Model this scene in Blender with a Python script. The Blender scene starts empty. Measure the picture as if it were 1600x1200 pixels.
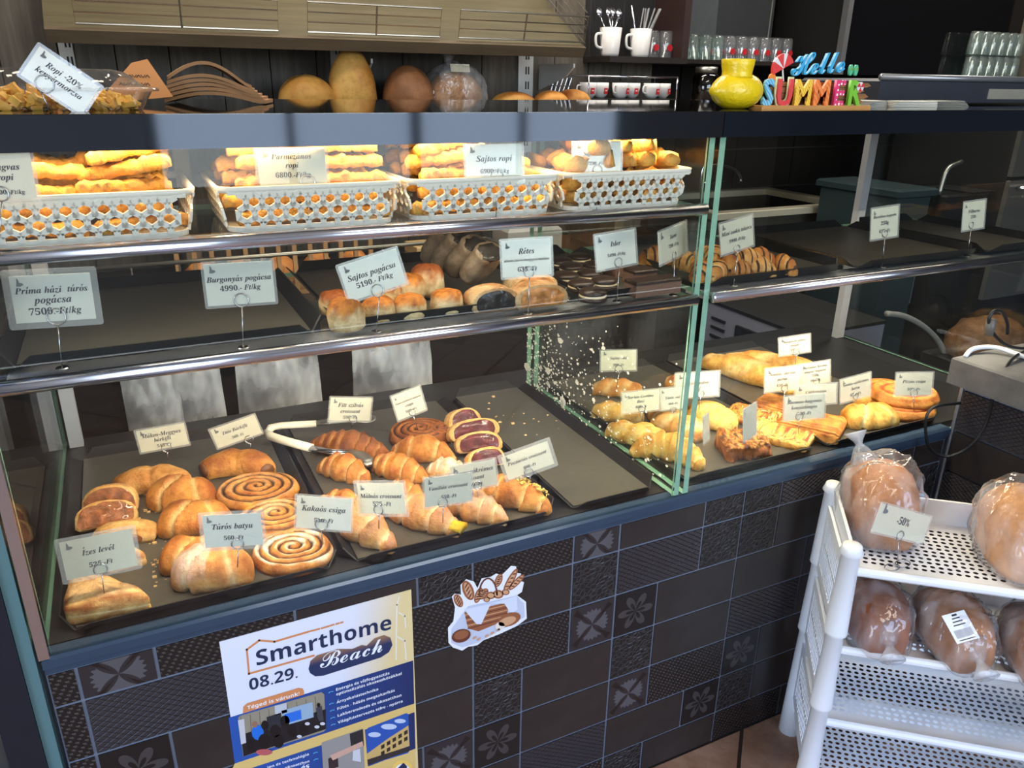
import bpy, math, random
from mathutils import Vector, Matrix, noise
PI = math.pi
SC = bpy.context.scene
COL = SC.collection
random.seed(7)

# ------------------------------------------------------------------ camera
F = 1221.77
YAW, PITCH, ROLL = 0.459199, 0.372441, 0.015217
CAM = Vector((0.0, -1.03, 1.4255))
_f = Vector((math.sin(YAW)*math.cos(PITCH), math.cos(YAW)*math.cos(PITCH), -math.sin(PITCH)))
_r = Vector((math.cos(YAW), -math.sin(YAW), 0)); _u = _r.cross(_f)
RX = _r*math.cos(ROLL) + _u*math.sin(ROLL)
UX = -_r*math.sin(ROLL) + _u*math.cos(ROLL)
cd = bpy.data.cameras.new('camera'); cam = bpy.data.objects.new('camera', cd); COL.objects.link(cam)
cd.sensor_fit = 'HORIZONTAL'; cd.sensor_width = 36; cd.lens = F/1600*36; cd.clip_start = .02
m3 = Matrix((RX, UX, -_f)).transposed()
cam.matrix_world = Matrix.Translation(CAM) @ m3.to_4x4()
SC.camera = cam

# ------------------------------------------------------------------ world, lights, exposure
SC.view_settings.view_transform = 'Standard'; SC.view_settings.look = 'None'
SC.view_settings.gamma = 1.0; SC.view_settings.use_curve_mapping = False
SC.view_settings.exposure = 0.75
try:
    SC.cycles.max_bounces = 10; SC.cycles.transparent_max_bounces = 24
    SC.cycles.glossy_bounces = 4; SC.cycles.diffuse_bounces = 4; SC.cycles.transmission_bounces = 6
    SC.cycles.caustics_reflective = False; SC.cycles.caustics_refractive = False
    SC.cycles.sample_clamp_indirect = 6
except Exception: pass
w = bpy.data.worlds.new('sky'); SC.world = w; w.use_nodes = True
_nt = w.node_tree; _bg = _nt.nodes['Background']
_tc = _nt.nodes.new('ShaderNodeTexCoord'); _sep = _nt.nodes.new('ShaderNodeSeparateXYZ'); _rp = _nt.nodes.new('ShaderNodeValToRGB')
_nt.links.new(_tc.outputs['Generated'], _sep.inputs[0]); _nt.links.new(_sep.outputs['Z'], _rp.inputs[0])
_rp.color_ramp.elements[0].position = 0.0; _rp.color_ramp.elements[0].color = (.32, .34, .36, 1)
_rp.color_ramp.elements[1].position = .35; _rp.color_ramp.elements[1].color = (.42, .60, 1, 1)
_e = _rp.color_ramp.elements.new(.06); _e.color = (.80, .90, 1, 1)
_nt.links.new(_rp.outputs[0], _bg.inputs[0]); _bg.inputs[1].default_value = 6.5

def area(name, loc, rot, sx, sy, power, color, portal=False):
    l = bpy.data.lights.new(name, 'AREA'); l.shape = 'RECTANGLE'; l.size = sx; l.size_y = sy
    l.energy = power; l.color = color
    if portal: l.cycles.is_portal = True
    o = bpy.data.objects.new(name, l); o.location = loc; o.rotation_euler = rot; COL.objects.link(o); return o
area('front_window_portal', (1.6, -3.45, 1.65), (PI/2, 0, 0), 2.9, 1.7, 1, (1, 1, 1), True)
area('left_door_portal', (-2.15, -1.7, 1.15), (0, -PI/2, 0), 2.2, 1.9, 1, (1, 1, 1), True)
area('case_lamp_left', (.36, .05, 1.338), (0, 0, 0), 1.02, .03, 1.2, (1, .70, .36))
area('case_lamp_lower', (.36, .06, 1.064), (math.radians(22), 0, 0), 1.0, .03, 7.0, (1, .86, .65))
area('added_fill_middle', (.36, .06, 1.222), (math.radians(20), 0, 0), 1.0, .03, 1.2, (1, .88, .68))  # fill strip added to brighten the middle shelf
area('case_lamp_right', (1.42, .08, 1.062), (math.radians(22), 0, 0), 1.0, .03, 6.0, (1, .86, .64))
area('case_lamp_right_top', (1.42, .05, 1.338), (0, 0, 0), 1.0, .03, .6, (1, .84, .6))
area('ceiling_lamp_front', (1.0, -1.4, 2.62), (0, 0, 0), 1.4, .5, 12, (1, .88, .74))
area('added_fill_left', (-.1, .55, 2.62), (0, 0, 0), .9, .3, 7, (1, .84, .64))  # unseen fill, added to brighten the tub, paper bags and left wall
area('added_fill_kitchen', (2.9, 1.0, 2.62), (0, 0, 0), 1.2, .3, 14, (1, .92, .80))  # unseen fill, added so the dark tiled wall shows
area('ceiling_lamp_back', (1.0, 1.15, 2.62), (0, 0, 0), 1.6, .3, 18, (1, .92, .80))

# ------------------------------------------------------------------ pixel rays meeting real planes
def ray(x, y): return RX*((x-800)/F) - UX*((y-600)/F) + _f
def atz(x, y, z): d = ray(x, y); return CAM + d*((z-CAM.z)/d.z)
def aty(x, y, Y): d = ray(x, y); return CAM + d*((Y-CAM.y)/d.y)

# ------------------------------------------------------------------ materials
def S(r, g, b): return tuple((c/255/12.92 if c <= 10 else ((c/255+.055)/1.055)**2.4) for c in (r, g, b))
MT = {}
class NT:
    def __init__(s, name):
        s.m = bpy.data.materials.new(name); s.m.use_nodes = True; s.t = s.m.node_tree
        s.b = s.t.nodes['Principled BSDF']; s.out = s.t.nodes['Material Output']
    def n(s, typ, **kw):
        x = s.t.nodes.new('ShaderNode'+typ)
        for k, v in kw.items(): setattr(x, k, v)
        return x
    def l(s, a, b): s.t.links.new(a, b)
    def math(s, op, a, b=None, c=None):
        x = s.n('Math', operation=op)
        for i, v in enumerate((a, b, c)):
            if v is None: continue
            if isinstance(v, (int, float)): x.inputs[i].default_value = v
            else: s.l(v, x.inputs[i])
        return x.outputs[0]
    def mix(s, f, a, b):
        x = s.n('Mix', data_type='RGBA')
        for i, v in ((0, f), (6, a), (7, b)):
            if isinstance(v, (int, float)): x.inputs[i].default_value = v
            elif isinstance(v, tuple): x.inputs[i].default_value = (*v[:3], 1)
            else: s.l(v, x.inputs[i])
        return x.outputs[2]
    def ramp(s, f, stops):
        x = s.n('ValToRGB'); e = x.color_ramp.elements
        while len(e) < len(stops): e.new(.5)
        for q, (p, c) in zip(e, stops): q.position = p; q.color = (*c, 1) if len(c) == 3 else c
        s.l(f, x.inputs[0]); return x.outputs[0]
    def noise(s, scale, detail=3, co=None, rough=.55):
        x = s.n('TexNoise'); x.inputs['Scale'].default_value = scale; x.inputs['Detail'].default_value = detail
        x.inputs['Roughness'].default_value = rough
        if co is not None: s.l(co, x.inputs['Vector'])
        return x.outputs['Fac']
    def obj(s): return s.n('TexCoord').outputs['Object']
    def map(s, co, sc=(1, 1, 1), rot=(0, 0, 0), loc=(0, 0, 0)):
        x = s.n('Mapping'); s.l(co, x.inputs[0]); x.inputs['Scale'].default_value = sc
        x.inputs['Rotation'].default_value = rot; x.inputs['Location'].default_value = loc; return x.outputs[0]
    def bump(s, h, strength=.3, dist=.01):
        x = s.n('Bump'); x.inputs['Strength'].default_value = strength; x.inputs['Distance'].default_value = dist
        s.l(h, x.inputs['Height']); s.l(x.outputs[0], s.b.inputs['Normal']); return x.outputs[0]
    def base(s, c):
        if isinstance(c, tuple): s.b.inputs['Base Color'].default_value = (*c[:3], 1)
        else: s.l(c, s.b.inputs['Base Color'])
    def set(s, **k):
        for a, v in k.items():
            s.b.inputs[{'rough': 'Roughness', 'metal': 'Metallic', 'coat': 'Coat Weight', 'ior': 'IOR', 'trans': 'Transmission Weight',
                        'spec': 'Specular IOR Level', 'sss': 'Subsurface Weight', 'sheen': 'Sheen Weight', 'estr': 'Emission Strength'}[a]].default_value = v
def mat(name, c, rough=.5, metal=0, var=.12, scale=30, bump=0, bscale=80, **k):
    if name in MT: return MT[name]
    n = NT(name); co = n.obj()
    if var:
        f = n.noise(scale, 3, co)
        n.base(n.mix(f, tuple(x*(1-var) for x in c), tuple(min(1, x*(1+var)) for x in c)))
    else: n.base(c)
    n.set(rough=rough, metal=metal, **k)
    if bump: n.bump(n.noise(bscale, 4, co), bump)
    MT[name] = n.m; return n.m
def glassy(name, tint=(1, 1, 1), refl=1.0, ior=1.5, haze=0.0, hazec=(1, 1, 1), bump=0, bscale=20, rough=.0):
    if name in MT: return MT[name]
    n = NT(name); t = n.n('BsdfTransparent'); g = n.n('BsdfGlossy')
    ge = n.n('NewGeometry'); dp = n.n('VectorMath', operation='DOT_PRODUCT'); n.l(ge.outputs['Incoming'], dp.inputs[0]); n.l(ge.outputs['Normal'], dp.inputs[1])
    f0 = ((ior-1)/(ior+1))**2   # Schlick's reflectance, the same from both sides of a thin sheet
    fres = n.math('MULTIPLY_ADD', n.math('POWER', n.math('SUBTRACT', 1.0, n.math('ABSOLUTE', dp.outputs['Value'])), 5.0), 1-f0, f0)
    t.inputs[0].default_value = (*tint, 1); g.inputs['Roughness'].default_value = rough
    mx = n.n('MixShader'); n.l(n.math('MULTIPLY', fres, refl), mx.inputs[0]); n.l(t.outputs[0], mx.inputs[1]); n.l(g.outputs[0], mx.inputs[2])
    o = mx.outputs[0]
    if bump:
        b = n.n('Bump'); b.inputs['Strength'].default_value = bump; b.inputs['Distance'].default_value = .02
        f = n.noise(bscale, 3, n.map(n.obj(), (1, 1, .45)), .6)
        n.l(f, b.inputs['Height']); n.l(b.outputs[0], g.inputs['Normal'])
    if haze:
        d = n.n('BsdfDiffuse'); d.inputs[0].default_value = (*hazec, 1); m2 = n.n('MixShader')
        if bump: n.l(n.ramp(f, [(.42, (haze*.35,)*3), (.66, (min(1, haze*2.2),)*3)]), m2.inputs[0])
        else: m2.inputs[0].default_value = haze
        n.l(o, m2.inputs[1]); n.l(d.outputs[0], m2.inputs[2]); o = m2.outputs[0]
    n.l(o, n.out.inputs[0]); MT[name] = n.m; return n.m

M_glass = glassy('clear_glass', (.97, .985, .975), .85)
M_edge = mat('green_glass_edge', S(128, 172, 148), .12, 0, .18, 60, spec=.8)
M_film = glassy('clear_plastic_film', (.98, .98, .97), 1.0, 1.45, .05, (1, 1, 1), rough=.08)
M_bag = glassy('bag_film', (.97, .97, .97), 1.5, 1.5, .11, (.95, .96, 1), bump=1.0, bscale=16, rough=.10)  # haze whitens in streaks, highlights painted into the film colour
M_milky = glassy('milky_bag_film', (.95, .95, .96), 1.0, 1.5, .34, (.80, .82, .85), bump=1.0, bscale=9, rough=.2)
M_chrome = mat('chrome', S(214, 216, 228), .20, 1, .04)
M_steel = mat('brushed_steel', S(170, 168, 160), .38, 1, .08)
M_black = mat('black_enamel', S(26, 26, 27), .42, 0, .25, 15)
M_tray = mat('dark_tray_coating', S(74, 71, 64), .34, 0, .2, 60, .05, 300)
M_trim = mat('dark_blue_grey_trim', S(60, 78, 100), .22, .35, .1)
M_grout = mat('blue_grey_grout', S(104, 111, 126), .7, 0, .15, 40)
M_gloss = mat('black_glass_top', S(22, 21, 20), .04, 0, .05, spec=.9)
M_white = mat('white_plastic', S(226, 228, 232), .38, 0, .02)
M_basket = mat('cream_white_plastic', S(232, 228, 218), .42, 0, .03)
M_paper = mat('cream_card', S(232, 226, 196), .6, 0, .02)
M_paperw = mat('pale_card', S(234, 236, 228), .6, 0, .02)
M_ink = mat('dark_ink', S(40, 40, 46), .7, 0, 0)
M_wire = mat('steel_wire', S(185, 185, 188), .25, 1, .03)
M_dark = mat('near_black', S(16, 15, 15), .6, 0, .2)
M_yellow = mat('lemon_glaze', S(246, 212, 26), .22, 0, .08, 40, .25, 160, coat=.4)
def bake_mat(name, rough=.5, bump=.6, bs=140, coat=0, amt=1.0):
    n = NT(name); a = n.n('Attribute', attribute_name='col'); co = n.obj()
    f = n.noise(60, 6, co, .7)
    g = n.ramp(f, [(.28, (.52, .40, .28)), (.45, (.86, .80, .70)), (.56, (1.0, 1.0, 1.0)), (.75, (1.12, 1.16, 1.22))])
    x = n.n('Mix', data_type='RGBA', blend_type='MULTIPLY'); x.inputs[0].default_value = amt
    n.l(a.outputs['Color'], x.inputs[6]); n.l(g, x.inputs[7]); n.base(x.outputs[2])
    n.set(rough=rough, coat=coat, spec=.35); n.bump(n.noise(bs, 5, co, .7), bump, .006); MT[name] = n.m; return n.m
M_bake = bake_mat('baked_crust')
M_bread = bake_mat('bread_crust', .5, .25, 60, 0, .5)
M_choc = bake_mat('dark_glaze', .3, .2)
M_fill = bake_mat('moist_filling', .25, .6, 220, .3)

# ------------------------------------------------------------------ mesh helpers
class MB:
    def __init__(s): s.v = []; s.f = []; s.c = []
    def add(s, vs, fs):
        k = len(s.v); s.v += [tuple(p) for p in vs]; s.f += [tuple(i+k for i in f) for f in fs]; return s
    def box(s, x0, x1, y0, y1, z0, z1, M=None, ch=0):
        vs = [(x, y, z) for z in (z0, z1) for y in (y0, y1) for x in (x0, x1)]
        if ch:
            cx, cy, cz = (x0+x1)/2, (y0+y1)/2, z1; k = len(s.v)
            lo = [(x0, y0, z0), (x1, y0, z0), (x1, y1, z0), (x0, y1, z0)]; mid = [(a, b, z1-ch) for a, b, _ in lo]
            tp = [(x0+ch, y0+ch, z1), (x1-ch, y0+ch, z1), (x1-ch, y1-ch, z1), (x0+ch, y1-ch, z1)]
            vs = lo+mid+tp; fs = [(3, 2, 1, 0), (8, 9, 10, 11)]
            for i in range(4):
                j = (i+1) % 4; fs += [(i, j, 4+j, 4+i), (4+i, 4+j, 8+j, 8+i)]
        else: fs = [(0, 2, 3, 1), (4, 5, 7, 6), (0, 1, 5, 4), (2, 6, 7, 3), (0, 4, 6, 2), (1, 3, 7, 5)]
        if M is not None: vs = [M @ Vector(p) for p in vs]
        return s.add(vs, fs)
    def tube(s, pts, r, n=8, closed=False, rr=None):
        pts = [Vector(p) for p in pts]; N = len(pts); vs = []; prev = None
        for i, p in enumerate(pts):
            a = pts[(i-1) % N] if (closed or i) else p; b = pts[(i+1) % N] if (closed or i < N-1) else p
            t = (b-a).normalized(); up = prev if prev else (Vector((0, 0, 1)) if abs(t.z) < .9 else Vector((1, 0, 0)))
            x = (up - t*up.dot(t)).normalized(); y = t.cross(x); prev = x; q = rr[i] if rr else r
            vs += [p + (x*math.cos(2*PI*k/n) + y*math.sin(2*PI*k/n))*q for k in range(n)]
        fs = []
        for i in range(N if closed else N-1):
            j = (i+1) % N
            fs += [(i*n+k, i*n+(k+1) % n, j*n+(k+1) % n, j*n+k) for k in range(n)]
        if not closed: fs += [tuple(range(n-1, -1, -1)), tuple((N-1)*n+k for k in range(n))]
        return s.add(vs, fs)
    def lathe(s, prof, n=24, c=(0, 0, 0), M=None):
        vs = []; fs = []
        for r, z in prof: vs += [(c[0]+r*math.cos(2*PI*k/n), c[1]+r*math.sin(2*PI*k/n), c[2]+z) for k in range(n)]
        for i in range(len(prof)-1):
            fs += [(i*n+k, i*n+(k+1) % n, (i+1)*n+(k+1) % n, (i+1)*n+k) for k in range(n)]
        if prof[0][0] > 1e-6: fs.append(tuple(range(n-1, -1, -1)))
        if prof[-1][0] > 1e-6: fs.append(tuple((len(prof)-1)*n+k for k in range(n)))
        if M is not None: vs = [M @ Vector(p) for p in vs]
        return s.add(vs, fs)
    def prism(s, poly, h0, h1, M=None):
        n = len(poly); vs = [(x, y, h0) for x, y in poly] + [(x, y, h1) for x, y in poly]
        fs = [tuple(range(n-1, -1, -1)), tuple(range(n, 2*n))] + [(i, (i+1) % n, n+(i+1) % n, n+i) for i in range(n)]
        if M is not None: vs = [M @ Vector(p) for p in vs]
        return s.add(vs, fs)
    def mesh(s, name, m=None, smooth=False):
        me = bpy.data.meshes.new(name); me.from_pydata(s.v, [], s.f)
        if s.c:
            a = me.color_attributes.new('col', 'FLOAT_COLOR', 'POINT')
            for i, c in enumerate(s.c): a.data[i].color = (*c, 1)
        if m: me.materials.append(m)
        if smooth: me.polygons.foreach_set('use_smooth', [True]*len(me.polygons))
        me.update(); return me
    def build(s, name, m, parent=None, smooth=False, loc=None, rz=0):
        return obj(name, s.mesh(name, m, smooth), parent, loc, rz)
def obj(name, me, parent=None, loc=None, rz=0):
    o = bpy.data.objects.new(name, me); COL.objects.link(o)
    if parent: o.parent = parent
    if loc is not None: o.location = loc
    if rz: o.rotation_euler = (0, 0, rz)
    return o
def tag(o, label=None, cat=None, group=None, kind=None):
    for k, v in (('label', label), ('category', cat), ('group', group), ('kind', kind)):
        if v: o[k] = v
    return o
def thing(name, label, cat, loc=(0, 0, 0), rz=0, group=None):
    return tag(obj(name, None, None, loc, rz), label, cat, group)
def clone(root, loc, rz, label, group=None):
    r = root.copy(); COL.objects.link(r); r.location = loc; r.rotation_euler = (root.rotation_euler[0], root.rotation_euler[1], rz)
    r['label'] = label
    if group: r['group'] = group
    for ch in list(root.children):
        c = ch.copy(); COL.objects.link(c); c.parent = r
        for g in list(ch.children):
            d = g.copy(); COL.objects.link(d); d.parent = c
    return r
def struct(name, mb, m, smooth=False): return tag(mb.build(name, m, None, smooth), kind='structure')
def circle(c, r, u, v, n=20): return [Vector(c) + Vector(u)*r*math.cos(2*PI*i/n) + Vector(v)*r*math.sin(2*PI*i/n) for i in range(n)]
def lerp(a, b, t): t = max(0, min(1, t)); return tuple(x+(y-x)*t for x, y in zip(a, b))
def arc(pts, n=6):   # Catmull-Rom through points
    P = [Vector(p) for p in pts]; P = [P[0]*2-P[1]] + P + [P[-1]*2-P[-2]]; out = []
    for i in range(1, len(P)-2):
        for k in range(n):
            t = k/n; a, b, c, d = P[i-1:i+3]
            out.append(.5*((2*b)+(c-a)*t+(2*a-5*b+4*c-d)*t*t+(-a+3*b-3*c+d)*t**3))
    return out + [P[-2]]

# ------------------------------------------------------------------ lettering
MATHL = {}
def mchar(ch, style):
    o = ord(ch)
    if style == 'sb':
        if 'A' <= ch <= 'Z': return chr(0x1D5D4+o-65)
        if 'a' <= ch <= 'z': return chr(0x1D5EE+o-97)
        if '0' <= ch <= '9': return chr(0x1D7EC+o-48)
    if style == 'bi':
        if 'A' <= ch <= 'Z': return chr(0x1D468+o-65)
        if 'a' <= ch <= 'z': return chr(0x1D482+o-97)
        if '0' <= ch <= '9': return chr(0x1D7CE+o-48)
    if style == 'script':
        if 'A' <= ch <= 'Z': return chr(0x1D4D0+o-65)
        if 'a' <= ch <= 'z': return chr(0x1D4EA+o-97)
    return ch
ACC = {'á': ('a', 1), 'é': ('e', 1), 'í': ('i', 1), 'ó': ('o', 1), 'ö': ('o', 2), 'ő': ('o', 3), 'ú': ('u', 1), 'ü': ('u', 2), 'ű': ('u', 3), 'Í': ('I', 4), 'Á': ('A', 4)}
def curve_mesh(body, **kw):
    c = bpy.data.curves.new('lettering', 'FONT'); c.body = body; c.resolution_u = 2
    for k, v in kw.items(): setattr(c, k, v)
    o = bpy.data.objects.new('lettering', c); COL.objects.link(o); bpy.context.view_layer.update()
    me = bpy.data.meshes.new_from_object(o.evaluated_get(bpy.context.evaluated_depsgraph_get()))
    bpy.data.objects.remove(o); bpy.data.curves.remove(c)
    return me
def glyph(ch, style):
    k = (ch, style)
    if k in MATHL: return MATHL[k]
    if ch == ' ': MATHL[k] = ([], [], .28); return MATHL[k]
    mc = mchar(ch, style)
    me = curve_mesh(mc); vs = [tuple(v.co) for v in me.vertices]; fs = [tuple(p.vertices) for p in me.polygons]
    wid = []
    for t in ('l'+mc+'l', 'll'):
        q = curve_mesh(t); xs = [v.co.x for v in q.vertices]; wid.append(max(xs)-min(xs)); bpy.data.meshes.remove(q)
    bpy.data.meshes.remove(me)
    MATHL[k] = (vs, fs, wid[0]-wid[1]); return MATHL[k]
def line(text, style='bi', bold=0):
    """vertices, faces and width of one line of lettering, 1 unit high, baseline at 0"""
    V = []; Fc = []; x = 0
    for ch in text:
        b, acc = ACC.get(ch, (ch, 0))
        vs, fs, wd = glyph(b, style); k = len(V)
        V += [(x+a, c) for a, c, _ in vs]; Fc += [tuple(i+k for i in f) for f in fs]
        if acc and vs:
            xs = [v[0] for v in vs]; cx = x+(min(xs)+max(xs))/2+.05; yy = .93 if acc == 4 else .64
            for dx in ((0,) if acc in (1, 4) else (-.11, .11)):
                k = len(V); q = [(cx+dx-.05, yy-.06), (cx+dx+.04, yy-.06), (cx+dx+.17, yy+.12), (cx+dx+.05, yy+.12)]
                if acc == 2: q = [(cx+dx-.05, yy-.02), (cx+dx+.05, yy-.02), (cx+dx+.06, yy+.08), (cx+dx-.04, yy+.08)]
                V += q; Fc.append((k, k+1, k+2, k+3))
        x += wd
    return V, Fc, max(x, .01)

for _st, _set in (('bi', 'abcdefghijklmnoprstuvzABCDFIMPRSTVBHKCGEG0123456789.,-/%'), ('sb', 'abcdefghijklmnopqrstuvzSEOLAFTV0289.!-'), ('script', 'HBeloach')):
    for _c in sorted(set(_set)): glyph(_c, _st)
# ================================================================== ROOM
XL, XR, YF = -2.2, 4.4, -3.5
ZS = .69            # sill of the display floor
ZT = .695           # tray plate top
n = NT('terracotta'); co = n.obj(); f = n.noise(7, 5, co, .65)
n.base(n.ramp(f, [(.3, S(112, 78, 58)), (.5, S(150, 112, 88)), (.72, S(176, 142, 118))])); n.set(rough=.42); n.bump(n.noise(40, 4, co), .15); M_terra = n.m
fl = struct('floor', MB().box(XL, XR, YF, 2.4, -.06, -.008), mat('floor_grout', S(70, 62, 58), .9, 0, .2, 60))
me = MB().box(-.146, .146, -.146, .146, -.007, 0, ch=.003).mesh('floor_tile', M_terra)
c45 = math.cos(PI/4)
g0 = Vector((1.195, -.145, 0))
for i in range(-16, 12):
    for j in range(-20, 8):
        p = g0 + Vector(((i-j)*c45*.30, (i+j)*c45*.30, 0))
        if -1.7 < p.x < 3.2 and -3.0 < p.y < -.16: obj('tile', me, fl, p, PI/4)
# tiles cut by the counter front
def clip_poly(poly, ymax):
    out = []
    for a, b in zip(poly, poly[1:]+poly[:1]):
        ia, ib = a[1] <= ymax, b[1] <= ymax
        if ia: out.append(a)
        if ia != ib:
            t = (ymax-a[1])/(b[1]-a[1]); out.append((a[0]+(b[0]-a[0])*t, ymax))
    return out
for i in range(-6, 6):
    for j in range(-7, 6):
        p = g0 + Vector(((i-j)*c45*.30, (i+j)*c45*.30, 0))
        if -.16 <= p.y < .2 and -.6 < p.x < 2.0:
            q = clip_poly([(p.x+.206*math.cos(a), p.y+.206*math.sin(a)) for a in (0, PI/2, PI, 1.5*PI)], .002)
            if len(q) > 2: MB().prism([(x-p.x, y-p.y) for x, y in q], -.007, 0).build('tile', M_terra, fl, loc=p)
M_wall = mat('grey_beige_plaster', S(186, 182, 178), .8, 0, .1, 4)
M_wdark = mat('dark_plaster', S(46, 43, 42), .7, 0, .15, 4)
struct('ceiling', MB().box(XL-.1, XR, YF, 2.4, 2.75, 2.85), mat('ceiling_paint', S(196, 194, 192), .9, 0, .05, 4))
wl = struct('wall_left', MB().box(XL-.1, XL, YF, -2.65, 0, 2.75).box(XL-.1, XL, -.75, 2.4, 0, 2.75).box(XL-.1, XL, -2.65, -.75, 2.25, 2.75), M_wall)
struct('wall_front', MB().box(XL, .15, YF-.1, YF, 0, 2.75).box(3.05, XR, YF-.1, YF, 0, 2.75).box(.15, 3.05, YF-.1, YF, 0, .8).box(.15, 3.05, YF-.1, YF, 2.5, 2.75), M_wall)
struct('wall_right', MB().box(XR, XR+.1, YF, 2.4, 0, 2.75), M_wdark)
M_frame = mat('dark_window_frame', S(40, 40, 42), .4, .3, .05)
wn = struct('window_1', MB().box(.15, 3.05, YF-.06, YF-.02, .8, .86).box(.15, 3.05, YF-.06, YF-.02, 2.44, 2.5).box(.15, .21, YF-.06, YF-.02, .86, 2.44)
    .box(2.99, 3.05, YF-.06, YF-.02, .86, 2.44).box(1.57, 1.63, YF-.06, YF-.02, .86, 2.44).box(.86, .90, YF-.06, YF-.02, .86, 2.44).box(2.28, 2.32, YF-.06, YF-.02, .86, 2.44).box(.21, 2.99, YF-.06, YF-.02, 1.92, 1.97), M_frame)
MB().box(.21, 2.99, YF-.045, YF-.04, .86, 2.44).build('pane', M_glass, wn)
dn = struct('door_1', MB().box(XL-.06, XL-.02, -2.65, -2.58, 0, 2.25).box(XL-.06, XL-.02, -.82, -.75, 0, 2.25).box(XL-.06, XL-.02, -2.58, -.82, 2.18, 2.25).box(XL-.06, XL-.02, -2.58, -.82, 0, .1), M_frame)
MB().box(XL-.045, XL-.04, -2.58, -.82, .1, 2.18).build('pane', M_glass, dn)
# back wall of vertical planks, then dark tiles to the right
n = NT('smoked_plank'); co = n.obj(); f = n.noise(9, 5, n.map(co, (6, 6, .5)), .6)
n.base(n.ramp(f, [(.3, S(66, 60, 52)), (.55, S(90, 82, 72)), (.75, S(108, 99, 88))])); n.set(rough=.6); n.bump(f, .2); M_plank = n.m
wb = struct('wall_back', MB().box(XL, 1.72, 1.72, 1.8, 0, 2.75).box(1.72, XR, 2.3, 2.4, 0, 2.75).box(1.66, 1.72, 1.72, 2.3, 0, 2.75), mat('dark_wall_grout', S(62, 58, 54), .8, 0, .1))
me = MB().box(-.0715, .0715, -.012, 0, 0, 1.9).mesh('plank', M_plank)
for i in range(-8, 14): obj('plank', me, wb, (-.10+.1465*i+.07, 1.72, .85))
M_btile = mat('brown_black_wall_tile', S(38, 34, 31), .3, 0, .25, 6, .06, 60)
me = MB().box(-.194, .194, -.01, 0, 0, .194, ch=.003).mesh('tile', M_btile)
for i in range(7):
    for j in range(6): obj('tile', me, wb, (1.93+.4*i, 2.298, .5+.2*j))

# ================================================================== TILED COUNTER
def tile_mats():
    out = {}
    n = NT('plain_counter_tile'); co = n.obj(); f = n.noise(12, 5, co, .65)
    n.base(n.ramp(f, [(.3, S(36, 31, 30)), (.7, S(50, 44, 42))])); n.set(rough=.34); n.bump(f, .06); out['plain'] = n.m
    def xz(n, sx=1, sz=1, loc=(0, 0, 0)):
        sp = n.n('SeparateXYZ'); n.l(n.obj(), sp.inputs[0])
        return sp.outputs['X'], sp.outputs['Z']
    n = NT('scale_mesh_tile'); x, z = xz(n)
    def sl(sg):
        v = n.math('MULTIPLY_ADD', x, 62.0, n.math('MULTIPLY', z, 100.0*sg)); return n.math('ABSOLUTE', n.math('SUBTRACT', n.math('FRACT', v), .5))
    h = n.math('MINIMUM', sl(1), sl(-1)); hl = n.ramp(h, [(.0, (0, 0, 0)), (.13, (1, 1, 1))])
    n.base(n.mix(hl, S(22, 20, 22), S(52, 48, 52))); n.set(rough=.32); n.bump(hl, .7, .003); out['mesh'] = n.m
    n = NT('dotted_weave_tile'); x, z = xz(n)
    a = n.math('SINE', n.math('MULTIPLY', n.math('ADD', x, n.math('MULTIPLY', z, .45)), 520.0)); b = n.math('SINE', n.math('MULTIPLY', z, 560.0))
    h = n.ramp(n.math('MULTIPLY', a, b), [(.1, (0, 0, 0)), (.75, (1, 1, 1))])
    n.base(n.mix(h, S(26, 22, 22), S(66, 56, 52))); n.set(rough=.36); n.bump(h, .6, .003); out['dots'] = n.m
    def polar(n):
        x, z = xz(n); r = n.math('SQRT', n.math('ADD', n.math('MULTIPLY', x, x), n.math('MULTIPLY', z, z)))
        return x, z, r, n.math('ARCTAN2', z, x)
    n = NT('four_petal_tile'); x, z, r, th = polar(n)
    w_ = n.math('ADD', .034, n.math('MULTIPLY', n.math('SINE', n.math('MULTIPLY', th, 24.0)), .0025))
    c4 = n.math('ABSOLUTE', n.math('COSINE', n.math('MULTIPLY', th, 2.0)))
    pet = n.math('MULTIPLY', n.math('LESS_THAN', r, w_), n.math('GREATER_THAN', c4, n.math('SUBTRACT', 1.0, n.math('MULTIPLY', r, 22.0))))
    x4 = n.math('MULTIPLY', n.math('LESS_THAN', c4, n.math('MULTIPLY', r, 5.0)), n.math('LESS_THAN', r, .055))
    n.base(n.mix(x4, n.mix(pet, S(44, 40, 42), S(82, 80, 84)), S(30, 22, 22))); n.set(rough=.33); n.bump(n.math('ADD', pet, x4), .25, .002); out['petal'] = n.m
    n = NT('flower_relief_tile'); x, z, r, th = polar(n)
    c8 = n.math('ABSOLUTE', n.math('COSINE', n.math('MULTIPLY', th, 3.0)))
    pet = n.math('LESS_THAN', n.math('ABSOLUTE', n.math('SUBTRACT', r, n.math('MULTIPLY', c8, .032))), .009)
    n.base(n.mix(pet, S(24, 22, 23), S(62, 58, 58))); n.set(rough=.34); n.bump(pet, .45, .002); out['flower'] = n.m
    n = NT('ornament_relief_tile'); v = n.n('TexVoronoi', feature='DISTANCE_TO_EDGE'); v.inputs['Scale'].default_value = 95; n.l(n.map(n.obj(), (1, 0, 1)), v.inputs['Vector'])
    h = n.ramp(v.outputs[0], [(.05, (0, 0, 0)), (.16, (1, 1, 1))])
    n.base(n.mix(h, S(50, 46, 46), S(28, 25, 26))); n.set(rough=.36); n.bump(h, .6, .003); out['ornate'] = n.m
    return out
TM = tile_mats()
counter = thing('tiled_counter', 'long bakery counter base clad in dark patterned relief tiles under the glass cases', 'counter')
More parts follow.
